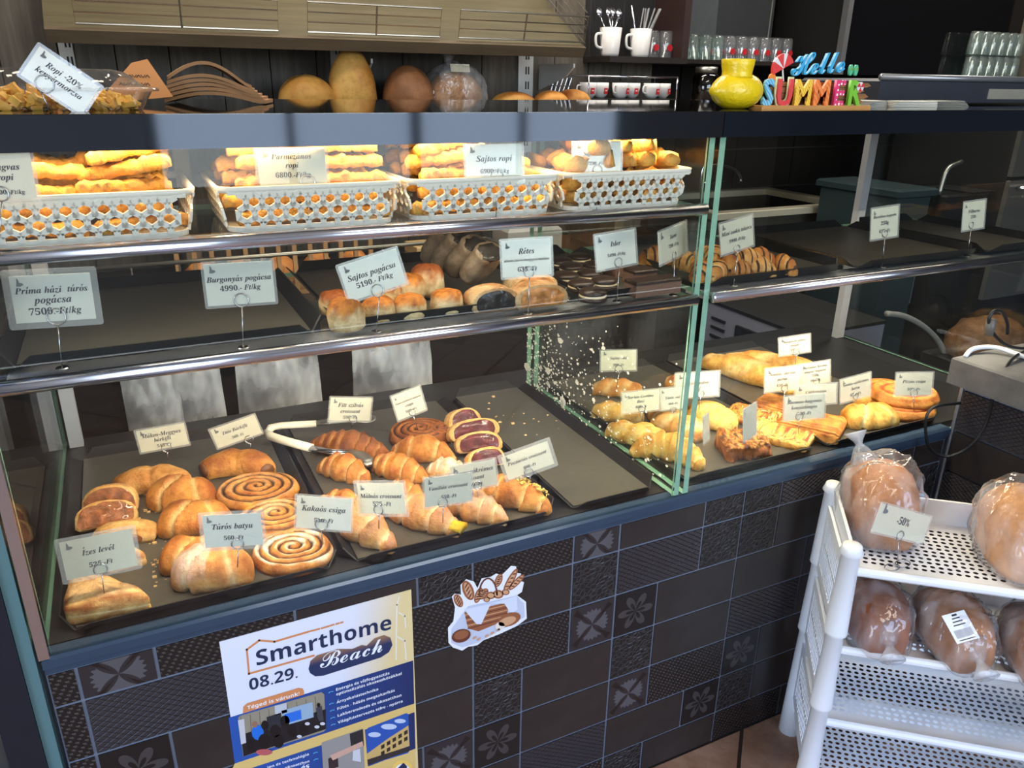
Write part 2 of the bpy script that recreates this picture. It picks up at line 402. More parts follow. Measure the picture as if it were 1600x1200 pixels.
MB().box(-.19, 1.64, .0072, .74, 0, .672).box(1.64, 1.99, .02, .66, .4, .672).build('body', M_grout, counter)
MB().box(-.19, 1.64, .005, .013, .659, .672).build('grout_band', M_trim, counter)
sm = MB().box(-.19, 1.642, -.002, .03, .673, .690, ch=.004)
sm.build('sill', M_trim, counter)
MB().box(-.188, 1.98, .03, .745, .672, .689).build('display_floor', M_black, counter)
TMESH = {}
def tilemesh(kind, wd, ht):
    k = (kind, round(wd, 3), round(ht, 3))
    if k not in TMESH: TMESH[k] = MB().box(-wd/2+.0024, wd/2-.0024, -.008, .0, -ht/2+.0024, ht/2-.0024).mesh('tile_'+kind, TM[kind])
    return TMESH[k]
rows = [(.601, .659), (.500, .601), (.397, .500), (.293, .397), (.189, .293), (.087, .189), (.0, .087)]
A, B_, C_, D_, E_, G_ = 'plain', 'mesh', 'dots', 'petal', 'flower', 'ornate'
cols = {-.154: [((D_, 1), (C_, 2)), ((B_, 2), (A, 1)), ((E_, 1), (A, 2)), ((A, 2), (G_, 1)), ((A, 1), (B_, 2)), ((A, 2), (E_, 1)), ((C_, 2), (A, 1))],
        .1445: [((A, 2), (G_, 1)), ((A, 1), (C_, 2)), ((A, 1), (A, 2)), ((G_, 1), (A, 2)), ((A, 2), (D_, 1)), ((B_, 2), (A, 1)), ((A, 1), (A, 2))],
        .443: [((C_, 2), (D_, 1)), ((A, 2), (G_, 1)), ((C_, 2), (D_, 1)), ((G_, 1), (A, 2)), ((E_, 1), (A, 2)), ((A, 1), (B_, 2)), ((A, 2), (C_, 1))],
        .742: [((A, 2), (G_, 1)), ((B_, 2), (G_, 1)), ((E_, 1), (A, 2)), ((G_, 1), (A, 2)), ((D_, 1), (C_, 2)), ((A, 2), (E_, 1)), ((G_, 1), (A, 2))],
        1.0405: [((G_, 1), (B_, 2)), ((G_, 1), (A, 2)), ((A, 2), (A, 1)), ((B_, 2), (A, 1)), ((E_, 1), (A, 2)), ((G_, 1), (A, 2)), ((C_, 2), (A, 1))],
        1.339: [((A, 2), (A, 1)), ((C_, 2), (G_, 1)), ((A, 2), (A, 1)), ((A, 1), (C_, 2)), ((A, 2), (A, 1)), ((A, 2), (A, 1)), ((A, 2), (A, 1))]}
for x0, spec in cols.items():
    for (z0, z1), pieces in zip(rows, spec):
        x = x0
        for kind, u in pieces:
            wd = u*.0995; obj('tile', tilemesh(kind, wd, z1-z0), counter, (x+wd/2, .013, (z0+z1)/2)); x += wd
for (z0, z1) in rows: obj('tile', tilemesh(C_, .036, z1-z0), counter, (-.172, .013, (z0+z1)/2))

# side counter at the right end, coming towards the customer
pier = thing('side_counter', 'grey tiled side counter with a thick stone slab at the right end', 'counter')
MB().box(1.652, 2.4, -.9, .0, 0, .803).build('body', M_grout, pier)
n = NT('grey_slate'); f = n.noise(9, 6, n.obj(), .7); n.base(n.ramp(f, [(.3, S(62, 62, 64)), (.7, S(92, 92, 93))])); n.set(rough=.6); n.bump(f, .2)
MB().box(1.592, 2.4, -.9, .004, .808, .868, ch=.004).build('slab', n.m, pier)
MB().tube([(1.649, .0, 0), (1.649, .0, .806)], .0045, 6).build('corner_trim', mat('pale_edge_trim', S(128, 128, 132), .4, .4), pier)
k = 0
for r_, (z0, z1) in enumerate([(.685, .785), (.585, .685), (.48, .585), (.378, .48), (.275, .378)]):
    y = -.006
    for kind, u in ([(B_, 2), (G_, 1), (A, 2)], [(A, 2), (G_, 1), (B_, 2)], [(B_, 1), (A, 2), (A, 2)], [(A, 2), (C_, 2), (A, 1)], [(A, 2), (A, 2), (A, 1)])[r_]:
        wd = u*.0995; o = obj('tile', tilemesh(kind, wd, z1-z0), pier, (1.652, y-wd/2, (z0+z1)/2), -PI/2); y -= wd

# ================================================================== GLASS CASES
def panel(name, parent, x0, x1, y0, y1, z0, z1, edges=True):
    """a sheet of glass; its four narrow edges are green"""
    mb = MB().box(x0, x1, y0, y1, z0, z1); me = mb.mesh(name, M_glass); me.materials.append(M_edge)
    d = [x1-x0, y1-y0, z1-z0]; t = d.index(min(d))
    for p in me.polygons:
        nrm = p.normal
        if edges and abs(nrm[t]) < .5: p.material_index = 1
    return obj(name, me, parent)
case = thing('display_case', 'left glass display case with two chrome rails, lit baskets above and pastries below', 'display case')
case2 = thing('display_case', 'right glass display case with one chrome rail, dark trays and savoury pastries', 'display case')
panel('front_pane', case, -.178, .856, .006, .010, .684, 1.342)
panel('end_pane', case, -.188, -.182, .02, .72, .692, 1.34)
panel('partition_pane', case, .857, .868, .004, .62, .692, 1.342)
panel('partition_pane', case2, .878, .890, .004, .62, .692, 1.342)
panel('front_pane', case2, .891, 1.96, .006, .010, .684, 1.342)
panel('end_pane', case2, 1.955, 1.961, .02, .62, .692, 1.34)
panel('shelf_pane', case, -.176, .855, .014, .44, 1.074, 1.082)
panel('shelf_pane', case, -.176, .855, .014, .30, 1.227, 1.235)
panel('shelf_pane', case2, .892, 1.95, .014, .44, 1.074, 1.082)
for c, x0, x1, z in ((case, -.192, .8555, 1.231), (case, -.192, .8555, 1.078), (case2, .8915, 2.0, 1.078)):
    MB().tube([(x0, -.004, z), (x1, -.004, z)], .0096, 16).build('chrome_rail', M_chrome, c, True)
MB().box(-.192, -.179, -.003, .016, .69, 1.34).build('corner_strip', M_chrome, case)
M_alu = mat('pale_aluminium', S(186, 187, 192), .45, .3, .05)
MB().box(-.176, -.150, .70, .72, .69, 1.34).build('rear_post', M_alu, case)
MB().box(1.925, 1.955, .60, .62, .69, 1.34).build('rear_post', M_alu, case2)
n = NT('mirror_fascia'); n.base(S(72, 78, 90)); n.set(rough=.06, metal=.9); M_fascia = n.m
MB().box(-.26, .873, -.006, .002, 1.343, 1.3815).build('fascia', M_fascia, case)
n = NT('slate_mirror_fascia'); n.base(S(52, 60, 74)); n.set(rough=.10, metal=.8)
MB().box(.8745, 2.1, -.006, .002, 1.343, 1.3805).build('fascia', n.m, case2)
MB().box(-.26, .873, .002, .60, 1.373, 1.382).build('top_plate', M_gloss, case)
MB().box(.8745, 2.1, .002, .62, 1.373, 1.382).build('top_plate', M_gloss, case2)
for c, x0, x1 in ((case, -.16, .85), (case2, .9, 1.94)):
    MB().box(x0, x1, .03, .075, 1.345, 1.373).build('lamp_housing', M_alu, c)
    MB().box(x0, x1, .03, .08, 1.066, 1.074).build('lamp_housing', M_alu, c)
MB().box(-.16, .85, .03, .08, 1.2235, 1.227).build('lamp_housing', M_alu, case)  # housing made up for the added middle shelf fill
# flour specks stuck to the partition
mb = MB(); rnd = random.Random(3)
for i in range(620):
    y = .62 - abs(rnd.gauss(0, .17)) if i % 3 else rnd.uniform(.02, .62); z = .70+abs(rnd.gauss(0, .12))
    if y < .03 or z > 1.06: continue
    r = abs(rnd.gauss(.0012, .0010))+.0006
    if rnd.random() < .03: r *= 3
    k = 6; mb.prism([(r*rnd.uniform(.6, 1.2)*math.cos(2*PI*q/k), r*rnd.uniform(.8, 1.6)*math.sin(2*PI*q/k)) for q in range(k)], 0, .0006,
                    Matrix.Translation((.8562, y, z)) @ Matrix.Rotation(-PI/2, 4, 'Y'))
tag(mb.build('flour_specks', mat('flour', S(226, 222, 206), .9, 0, 0), case), kind='stuff')

# ================================================================== TRAYS
def tray(x0, x1, y0, y1, z, label, hr=.019, group='dark baking trays'):
    t = thing('baking_tray', label, 'tray', ((x0+x1)/2, (y0+y1)/2, z), 0, group)
    a, b = (x1-x0)/2, (y1-y0)/2; s = .024; e = .018
    MB().box(-a+s, a-s, -b+s, b-s, 0, .004).build('plate', M_tray, t)
    def rim(p0, p1, nx, ny, ang):
        # sloped strip with chamfered ends
        L = (Vector(p1)-Vector(p0)).length/2; c = (Vector(p0)+Vector(p1))/2
        M = Matrix.Translation((c.x, c.y, 0)) @ Matrix.Rotation(ang, 4, 'Z')
        vs = [(-L, 0, 0), (L, 0, 0), (L-e, s*.75, hr), (-L+e, s*.75, hr), (-L, .003, 0), (L, .003, 0), (L-e, s*.75+.0025, hr), (-L+e, s*.75+.0025, hr)]
        MB().add([M @ Vector(v) for v in vs], [(0, 1, 2, 3), (7, 6, 5, 4), (0, 4, 5, 1), (1, 5, 6, 2), (2, 6, 7, 3), (3, 7, 4, 0)]).build('rim', M_black, t)
    i = s
    rim((a-i, -b+i, 0), (-a+i, -b+i, 0), 0, -1, PI); rim((-a+i, b-i, 0), (a-i, b-i, 0), 0, 1, 0)
    rim((a-i, b-i, 0), (a-i, -b+i, 0), 1, 0, -PI/2); rim((-a+i, -b+i, 0), (-a+i, b-i, 0), -1, 0, PI/2)
    return t
ZL = .6915
tray(-.172, .232, .022, .645, ZL, 'dark tray at lower left holding puff parcels and cocoa rolls')
tray(.234, .634, .022, .645, ZL, 'dark tray holding the croissants in the lower left case')
tray(.638, .853, .022, .645, ZL, 'narrow empty dark tray beside the glass partition')
tray(.896, 1.272, .022, .645, ZL, 'dark tray holding rolls and cheese bread in the lower right case')
tray(1.275, 1.66, .022, .645, ZL, 'dark tray holding puff squares and pizza rolls at the right')
ZM = 1.0835
tray(-.172, .238, .03, .44, ZM, 'empty dark tray on the middle shelf at far left')
tray(.243, .648, .03, .44, ZM, 'dark tray with cheese scones and strudels on the middle shelf')
tray(.656, .846, .024, .40, ZM, 'narrow dark tray with chocolate cookies and slices on the middle shelf')
tray(.896, 1.262, .024, .42, ZM, 'dark tray with mini chocolate croissants on the right shelf')
tray(1.272, 1.668, .024, .42, ZM, 'empty dark tray on the right shelf behind two price cards', .018)
tray(1.674, 1.93, .024, .42, ZM, 'empty dark tray at the far right end of the right shelf')
# ================================================================== PASTRIES
GOLD = (S(224, 158, 76), S(156, 82, 30), S(244, 212, 150))
PALE = (S(230, 184, 112), S(188, 124, 58), S(246, 222, 176))
DEEP = (S(176, 104, 46), S(104, 52, 22), S(206, 148, 84))
YELL = (S(236, 192, 100), S(196, 128, 44), S(248, 224, 160))
DUST = (S(220, 160, 90), S(158, 92, 42), S(240, 212, 166))
def N3(x, y, z): return .72*noise.noise(Vector((x, y, z)))+.36*noise.noise(Vector((2.7*x+5, 2.7*y, 2.7*z)))
def loft(name, n, m, spine, hw, hh, expo=2.2, flat=.55, mul=None, col=None, amp=.06, scale=30, seed=0, mt=None, closed=True, mb=None):
    mb = mb or MB(); k0 = len(mb.v); P = [Vector((*spine(i/n), 0)) for i in range(n+1)]
    for i in range(n+1):
        t = i/n; tg = (P[min(n, i+1)]-P[max(0, i-1)]).normalized(); sd = Vector((-tg.y, tg.x, 0)); W = hw(t); H = hh(t)
        for j in range(m):
            a = 2*PI*j/m; ca, sa = math.cos(a), math.sin(a)
            cx = math.copysign(abs(ca)**(2/expo), ca); cz = math.copysign(abs(sa)**(2/expo), sa); q = mul(t, a) if mul else 1
            p = P[i] + sd*(W*cx*q); z = H*max(cz, -flat)*q
            nz = N3(p.x*scale+seed*7.3, p.y*scale+seed, z*scale+seed*3.1); e = 1+amp*nz
            mb.v.append((P[i].x+(p.x-P[i].x)*e, P[i].y+(p.y-P[i].y)*e, max(0, flat*H+z*e)))
            mb.c.append(col(t, a, nz) if col else (.6, .35, .12))
    for i in range(n):
        mb.f += [(k0+i*m+j, k0+i*m+(j+1) % m, k0+(i+1)*m+(j+1) % m, k0+(i+1)*m+j) for j in range(m)]
    mb.f += [tuple(k0+j for j in range(m-1, -1, -1)), tuple(k0+n*m+j for j in range(m))]
    return mb
def straight(L, bend=0):
    if abs(bend) < 1e-3: return lambda t: (L*(t-.5), 0)
    R = L/bend
    return lambda t: (R*math.sin(bend*(t-.5)), R*math.cos(bend*(t-.5))-R*math.cos(bend/2)*0-R)
def croissant(L, W, H, wraps=5, bend=0, seed=0, pal=GOLD, dust=0, end=.22):
    r = random.Random(seed)
    def s_(t, a): return abs(2*t-1+.10*math.cos(a+1.0)+.02*math.sin(3*a+seed))*wraps*.5+.12
    def env(t): return end+(1-end)*max(0, math.sin(PI*max(.0, min(1, t))))**.75
    def mul(t, a):
        f = s_(t, a) % 1; return (1.11-.25*f) * (.88+.12*min(1, min(f, 1-f)*7))
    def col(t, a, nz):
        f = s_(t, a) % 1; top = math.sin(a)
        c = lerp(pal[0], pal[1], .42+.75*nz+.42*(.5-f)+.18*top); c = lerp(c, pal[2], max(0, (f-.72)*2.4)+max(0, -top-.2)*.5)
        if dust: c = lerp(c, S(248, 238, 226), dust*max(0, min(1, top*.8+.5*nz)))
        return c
    return loft('c', 72, 20, straight(L, bend), lambda t: W/2*env(t), lambda t: H/1.55*env(t), 2.1, .55, mul, col, .12, 42, seed)
def parcel(L, W, H, seed=0, pal=GOLD, dust=0):
    r = random.Random(seed); k1, k2 = .40+.1*r.random(), .66+.06*r.random()
    def g(t, a, k, s): return math.exp(-(((t-k-s*math.cos(a))/.032)**2))
    def mul(t, a): return 1-.20*g(t, a, k1, .16)-.16*g(t, a, k2, -.13)+.07*math.exp(-(((t-k1-.07-.16*math.cos(a))/.05)**2))
    def env(t): return max(0, 1-abs(2*t-1)**3.2)**.5*.86+.14
    def col(t, a, nz):
        top = math.sin(a); c = lerp(pal[0], pal[1], .40+.9*nz+.25*top); c = lerp(c, pal[2], .8*g(t, a, k1, .16)+.6*g(t, a, k2, -.13)+max(0, -top)*.5)
        if dust and t < k1+.1: c = lerp(c, S(236, 222, 214), dust*max(0, min(1, top+.6*nz)))
        return c
    return loft('p', 34, 22, straight(L), lambda t: W/2*env(t), lambda t: H/1.55*env(t), 2.5, .55, mul, col, .25, 30, seed)
def snail(R, H, turns=4, seed=0, pal=GOLD, cocoa=S(66, 36, 22), icing=0, oval=.86):
    mb = MB(); nr, nt = 30, 56; r_ = random.Random(seed)
    for i in range(nr+1):
        u = i/nr; r = R*u
        for j in range(nt):
            th = 2*PI*j/nt; x0_, y0_ = r*math.cos(th), r*math.sin(th); ph = (u*turns*(1+.08*math.sin(th+seed)) - th/(2*PI)+seed*.37) % 1
            ph = (ph+.10*N3(x0_*38+seed, y0_*38, seed)) % 1
            h = .62+.30*math.sin(PI*ph)**.6 + .10*(1-u)
            if u > .86: h *= math.cos((u-.86)/.14*1.25)**.7
            x, y = r*math.cos(th)*(1+.03*math.sin(2*th+seed)), r*math.sin(th)*oval
            nz = N3(x*45+seed, y*45, 3.1); mb.v.append((x, y, H*max(.12, h+.07*nz)))
            c = lerp(pal[0], pal[1], .4+.8*nz+.3*(ph-.5))
            g = abs(ph-.5)*2
            if u < .93: c = lerp(c, cocoa, max(0, min(1, (g-.52)*4)))
            if icing: c = lerp(c, S(246, 236, 220), icing*max(0, min(1, 1.1-abs(ph-.3)*5+1.6*N3(x*30+seed, y*30, 9))))
            mb.c.append(c)
    for i in range(nr): mb.f += [(i*nt+j, (i+1)*nt+j, (i+1)*nt+(j+1) % nt, i*nt+(j+1) % nt) for j in range(nt)]
    k = len(mb.v)
    for j in range(nt):
        th = 2*PI*j/nt; mb.v.append((R*.97*math.cos(th), R*.97*math.sin(th)*oval, 0)); mb.c.append(pal[1])
    mb.f += [(nr*nt+j, k+j, k+(j+1) % nt, nr*nt+(j+1) % nt) for j in range(nt)]
    mb.f.append(tuple(k+j for j in range(nt-1, -1, -1)))
    return mb
def bun(R, H, seed=0, top=(S(216, 138, 52), S(142, 72, 26)), side=S(232, 206, 158)):
    mb = MB(); n = 26; prof = [(.86, 0), (.97, .12), (1, .3), (.99, .52), (.95, .68), (.86, .82), (.70, .92), (.48, .98), (.24, 1.0), (.02, 1.01)]
    for r, z in prof:
        for k in range(n):
            a = 2*PI*k/n; x, y = R*r*math.cos(a), R*r*math.sin(a); nz = N3(x*70+seed, y*70, z*3+seed); e = 1+.09*nz
            mb.v.append((x*e, y*e, H*z*(1+.06*nz)))
            t = max(0, min(1, (z-.5+.3*nz)*4)); mb.c.append(lerp(side, lerp(top[0], top[1], .45+1.1*N3(x*160+seed, y*160, z)), t))
    for i in range(len(prof)-1): mb.f += [(i*n+k, i*n+(k+1) % n, (i+1)*n+(k+1) % n, (i+1)*n+k) for k in range(n)]
    mb.f += [tuple(range(n-1, -1, -1)), tuple((len(prof)-1)*n+k for k in range(n))]
    return mb
def slab(L, W, H, seed=0, base=GOLD, tops=None, amp=.10, scale=60, expo=7, ridges=0):
    def col(t, a, nz):
        c = lerp(base[0], base[1], .45+nz)
        if tops and math.sin(a) > .25:
            q = N3(t*L*95+seed, math.cos(a)*W*70, seed+.3)
            for lo, cc in tops:
                if q > lo: c = cc
        if ridges and math.sin(a) > 0: c = lerp(c, base[1], .55*max(0, math.sin(math.cos(a)*ridges)))
        return c
    def mul(t, a): return 1+(.04*math.sin(math.cos(a)*ridges) if ridges and math.sin(a) > .2 else 0)
    return loft('s', 52, 64, straight(L), lambda t: W/2*(1-max(0, abs(2*t-1)-.90)*1.2), lambda t: H/1.6*(1-max(0, abs(2*t-1)-.86)*2.0), expo, .6, mul, col, amp, scale, seed)
def twist(L, W, H, seed=0, pal=YELL, tw=7, bend=0, lumps=.10):
    def mul(t, a): return 1+lumps*math.sin(2*a+tw*PI*t)
    def env(t): return .45+.55*max(0, math.sin(PI*t))**.45
    def col(t, a, nz):
        s = math.sin(2*a+tw*PI*t); return lerp(lerp(pal[0], pal[1], .40+nz+.2*math.sin(a)), pal[2], max(0, -s)*.6)
    return loft('t', 40, 16, straight(L, bend), lambda t: W/2*env(t), lambda t: H/1.6*env(t), 2.1, .6, mul, col, .12, 45, seed)
def lay(mb, name, label, cat, A, B, z, group=None, mt=None, zb=None, tilt=0, parent_thing=None):
    """lay a pastry on the plane z with its long axis from A to B (points of the photo met on the plane)"""
    a, b = atz(*A, z), atz(*B, z); d = b-a; c = (a+b)/2
    rz = math.atan2(d.y, d.x); ymin = c.y+min(v[0]*math.sin(rz)+v[1]*math.cos(rz) for v in mb.v)
    if ymin < .035: c.y += .035-ymin          # nothing lies on the front rim of its tray
    o = mb.build(name, mt or M_bake, None, True, (c.x, c.y, ZT if zb is None else zb), rz)
    if tilt: o.rotation_euler[1] = tilt
    return tag(o, label, cat, group)
def ln(A, B, z): return (atz(*A, z)-atz(*B, z)).length
g_cr = 'croissants in the lower left case'
zc = ZT+.016
CR = [((497, 722), (579, 744), .060, .048, 5, GOLD, .0, 'light croissant beside the tong tip at the back left of the croissants'),
      ((574, 719), (668, 744), .060, .046, 6, GOLD, .0, 'golden croissant second in the back row right of the tong tip'),
      ((612, 696), (714, 712), .062, .050, 4, GOLD, 0, 'glossy golden croissant in front of the dark cocoa snail'),
      ((490, 782), (585, 800), .058, .046, 5, GOLD, 0, 'croissant half hidden behind the raspberry croissant card'),
      ((588, 764), (672, 786), .058, .046, 6, GOLD, 0, 'croissant between the raspberry card and the vanilla card'),
      ((516, 795), (618, 862), .066, .054, 5, DUST, .12, 'large dusted croissant below the raspberry croissant card'),
      ((606, 802), (736, 842), .064, .052, 5, DUST, .10, 'croissant with yellow cream at its tip below the vanilla card'),
      ((696, 786), (800, 818), .060, .050, 6, DUST, .22, 'sugar-dusted croissant left of the pistachio croissant'),
      ((748, 764), (874, 800), .066, .052, 5, GOLD, 0, 'golden croissant sprinkled with chopped pistachios'),
      ((664, 730), (735, 742), .055, .044, 5, PALE, .6, 'white-sugared croissant behind the hazelnut cream card')]
CROB = []
for i, (A, B, W, H, wr, pal, du, lab) in enumerate(CR):
    L = ln(A, B, zc)
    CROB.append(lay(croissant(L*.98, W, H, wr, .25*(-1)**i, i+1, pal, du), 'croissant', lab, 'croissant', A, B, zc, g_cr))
# fillings and nuts are parts of their croissants
loft('f', 8, 10, straight(.022), lambda t: .013, lambda t: .009, 2, .6, None, lambda t, a, n: lerp(S(226, 190, 40), S(206, 160, 20), .5+n), .3, 80, 2)\
    .build('cream_filling', M_fill, CROB[6], True, (ln((606, 802), (736, 842), zc)*.47, -.004, .012))
mb = MB(); r = random.Random(5); Lp = ln(CR[8][0], CR[8][1], zc)
for i in range(90):
    x = r.uniform(-.005, Lp*.44); y = r.gauss(.002, .010); z = .052*(.30+.72*max(.05, math.cos(x/Lp*2.7))**.8)-y*y*26
    M = Matrix.Translation((x, y, z)) @ Matrix.Rotation(r.random()*6, 4, (r.random(), r.random(), r.random()+.1)); q = r.uniform(.0012, .0026)
    mb.box(-q, q, -q*.7, q*.7, -q*.5, q*.5, M)
tag(mb.build('chopped_pistachios', mat('pistachio', S(196, 172, 84), .7, 0, .4, 300), CROB[8]), kind='stuff')
A, B = (487, 690), (606, 705)
lay(croissant(ln(A, B, zc), .062, .050, 8, .12, 31, DEEP, 0, .34), 'croissant', 'dark brown wholemeal croissant between the arms of the tongs', 'croissant', A, B, zc, g_cr)
for i, (A, B, W, H, du, lab) in enumerate([((229, 772), (334, 772), .080, .056, 0, 'pale folded curd parcel at the back of the parcel row'), ((243, 816), (362, 806), .078, .054, 0, 'golden folded curd parcel second from the back'),
        ((248, 868), (350, 864), .078, .052, 0, 'folded curd parcel mostly hidden by its price card'), ((269, 906), (399, 902), .088, .062, .45, 'large icing-dusted curd parcel at the front of the parcel row')]):
    A, B = (A[0], A[1]-8), (B[0], B[1]-8); lay(parcel(ln(A, B, ZT+.03), W*.92, H*.92, 40+i*3, DUST if i == 3 else GOLD, du), 'folded_parcel', lab, 'pastry', A, B, ZT+.03, 'folded curd parcels')
for i, (A, B, ic, pal, zb, H, lab) in enumerate([((339, 768), (467, 764), .10, GOLD, 0, .025, 'cocoa snail at the back of the three with a bare golden top'),
        ((372, 818), (494, 812), .20, GOLD, .004, .030, 'cocoa snail in the middle partly covered by its price card'), ((396, 876), (528, 868), .75, GOLD, 0, .024, 'cocoa snail at the front with white icing on its coils')]):
    lay(snail(ln(A, B, ZT+.02)/2, H, 4.2, i+1, pal, icing=ic, oval=.88), 'cocoa_snail', lab, 'pastry', A, B, ZT+.012, 'cocoa snails', zb=ZT+zb)
for i, (A, B, lab) in enumerate([((606, 674), (704, 672), 'dark wholemeal cocoa snail with a card stuck in it'), ((672, 682), (724, 678), 'small dark snail peeking out behind the wholemeal snail')]):
    o = lay(snail(ln(A, B, ZT+.02)/2, .030, 4.2, i+5, DEEP, S(36, 18, 12), oval=.9), 'cocoa_snail', lab, 'pastry', A, B, ZT+.02, 'dark cocoa snails')
    if i: o.location.y += .03
# crescents with filling showing at the ends
def crescent(A, B, W, H, bend, seed, pal, label, fillc):
    L = ln(A, B, ZT+.02)*1.1
    def env(t): return .62+.38*math.sin(PI*t)**.6*(1-.22*math.exp(-((t-.5)/.06)**2))
    mb = loft('k', 30, 18, straight(L, bend), lambda t: W/2*env(t), lambda t: H/1.55*env(t), 2.2, .55, None, lambda t, a, nz: lerp(lerp(pal[0], pal[1], .4+nz+.2*math.sin(a)), pal[2], max(0, -math.sin(a))*.6), .1, 30, seed)
    o = lay(mb, 'filled_crescent', label, 'pastry', A, B, ZT+.02)
    sp = straight(L, bend)
    for t in (0, 1):
        x, y = sp(t); q = MB().lathe([(.0, -.004), (.62, -.003), (.60, .003), (.0, .004)], 12)
        sx = W/2*.62; M = Matrix.Translation((x, y, H*.34)) @ Matrix.Rotation(-bend*(t-.5), 4, 'Z') @ Matrix.Rotation(PI/2, 4, 'Y') @ Matrix.Diagonal((H*.50, sx*1.25, 1, 1))
        q.v = [tuple(M @ Vector(v)) for v in q.v]; q.build('filling', mat('filling_%s' % label[:5], fillc, .45, 0, .4, 200), o, True)
crescent((186, 752), (290, 742), .060, .046, 1.5, 3, PALE, 'poppy and cherry crescent bun with dark filling at its cut ends', S(42, 30, 30))
crescent((324, 722), (424, 722), .062, .046, 1.7, 8, GOLD, 'walnut crescent bun in front of the tong handles', S(110, 66, 34))
def slice_(label, A, B, D, H, fillc, crust=(S(240, 200, 132), S(206, 144, 74), S(250, 232, 196)), z=ZT, seed=0, group=None, zb=None, name='filled_slice', turn=0, fs=.84, mt=None, pitch=0):
    """a length of filled roll; the cut face looks along local -Y, A-B is the width of that face"""
    a, b = atz(*A, z+H*.4), atz(*B, z+H*.4); W = (b-a).length; c = (a+b)/2; d = b-a
    t = thing(name, label, 'pastry', (c.x, c.y, z if zb is None else zb), math.atan2(d.y, d.x)+turn, group)
    if pitch: t.rotation_euler[0] = pitch; t.location.z += D*math.sin(-pitch)*.85
    R90 = Matrix.Rotation(PI/2, 4, 'Z'); 
    mb = loft('s', 14, 22, lambda t_: (D*(t_-.0), 0), lambda t_: W/2*(1-.35*max(0, t_-.7)), lambda t_: H/1.5*(1-.5*max(0, t_-.7)), 2.3, .5, None, lambda t_, a_, nz: lerp(crust[0], crust[1], .3+nz+.3*max(0, math.sin(a_))), .09, 34, seed)
    mb.v = [tuple(R90 @ Vector(v)) for v in mb.v]; mb.build('pastry_crust', mt or M_bake, t, True)
    q = MB(); nr, na = 7, 24
    for r_ in range(nr+1):
        for k in range(na):
            u = r_/nr; a_ = 2*PI*k/na; ca, sa = math.cos(a_), math.sin(a_); cz = max(math.copysign(abs(sa)**.87, sa), -.5)
            x = W/2*fs*u*math.copysign(abs(ca)**.87, ca); z_ = H/3+H/1.5*fs*u*cz; nz = N3(x*85+seed*5, z_*85, seed)
            q.v.append((x*(1+.10*nz*u), -.0012-.0030*(1-u**3)-.0075*nz*(1-.5*u), z_*(1+.08*nz))); q.c.append(lerp(fillc, tuple(v_*2.6 for v_ in fillc), .35+1.1*nz))
    for r_ in range(nr): q.f += [(r_*na+k, r_*na+(k+1) % na, (r_+1)*na+(k+1) % na, (r_+1)*na+k) for k in range(na)]
    q.build('filling', M_fill, t, True)
    return t
g = 'cherry filled slices'; ch = S(74, 26, 28)
slice_('cherry slice at the back of the row of four', (706, 676), (755, 664), .040, .050, ch, seed=1, pitch=-.5, group=g)
slice_('cherry slice second from the back with a torn corner', (704, 690), (782, 676), .036, .042, ch, seed=2, pitch=-.5, group=g)
slice_('cherry slice third from the back with glossy dark filling', (714, 708), (786, 700), .036, .042, ch, seed=3, pitch=-.5, group=g)
slice_('cherry slice at the front mostly covered by the hazelnut card', (733, 734), (792, 724), .036, .040, ch, seed=4, pitch=-.5, group=g)
g = 'walnut filled slices'; wn_ = S(120, 72, 42)
slice_('domed walnut slice at the back of the stack by the left pane', (128, 806), (216, 792), .045, .052, wn_, seed=5, group=g, fs=.9, pitch=-.35)
slice_('walnut slice leaning flat in front of the domed one', (117, 832), (216, 812), .036, .044, wn_, seed=6, group=g, fs=.9, pitch=-.6)
slice_('walnut slice with its plain end pointing right', (140, 846), (243, 838), .04, .030, wn_, seed=7, group=g, fs=.6)
# jam puff triangles
def triangle(label, A, B, C, H, seed, z=ZT):
    a, b, c = (atz(*q, z) for q in (A, B, C)); o = (a+b+c)/3
    P = [(p.x-o.x, p.y-o.y) for p in (a, b, c)]; mb = MB(); layers = [(0, .95), (.10, 1.0), (.3, 1.0), (.36, .975), (.42, 1.0), (.62, .985), (.74, .95), (.86, .88), (.96, .72), (1.03, .4), (1.06, .08)]; n = 16
    for hz, s in layers:
        for e in range(3):
            for k in range(n):
                t = k/n; x = P[e][0]+(P[(e+1) % 3][0]-P[e][0])*t; y = P[e][1]+(P[(e+1) % 3][1]-P[e][1])*t
                rr = 1-.10*(abs(2*t-1)**6); nz = N3(x*48+seed, y*48, hz*4); q = s*rr*(1+.05*nz)
                mb.v.append((x*q, y*q, H*hz*(1+.12*nz)))
                c_ = lerp(PALE[0], GOLD[1], .35+1.2*nz+(.2 if hz > .6 else -.1)); mb.c.append(lerp(c_, PALE[2], .5 if hz in (.36,) else (.35 if hz > .9 else 0)))
    m = 3*n
    for i in range(len(layers)-1): mb.f += [(i*m+k, i*m+(k+1) % m, (i+1)*m+(k+1) % m, (i+1)*m+k) for k in range(m)]
    mb.f += [tuple(range(m-1, -1, -1)), tuple((len(layers)-1)*m+k for k in range(m))]
    return tag(mb.build('puff_triangle', M_bake, None, True, (o.x+.004, o.y+max(0, .036-o.y-min(v[1] for v in mb.v)), z)), label, 'pastry', 'jam puff triangles')
triangle('large jam puff triangle at the front left corner of the tray', (96, 982), (244, 958), (112, 905), .040, 1)
triangle('jam puff triangle mostly hidden behind the front left card', (140, 906), (232, 884), (150, 858), .032, 5)
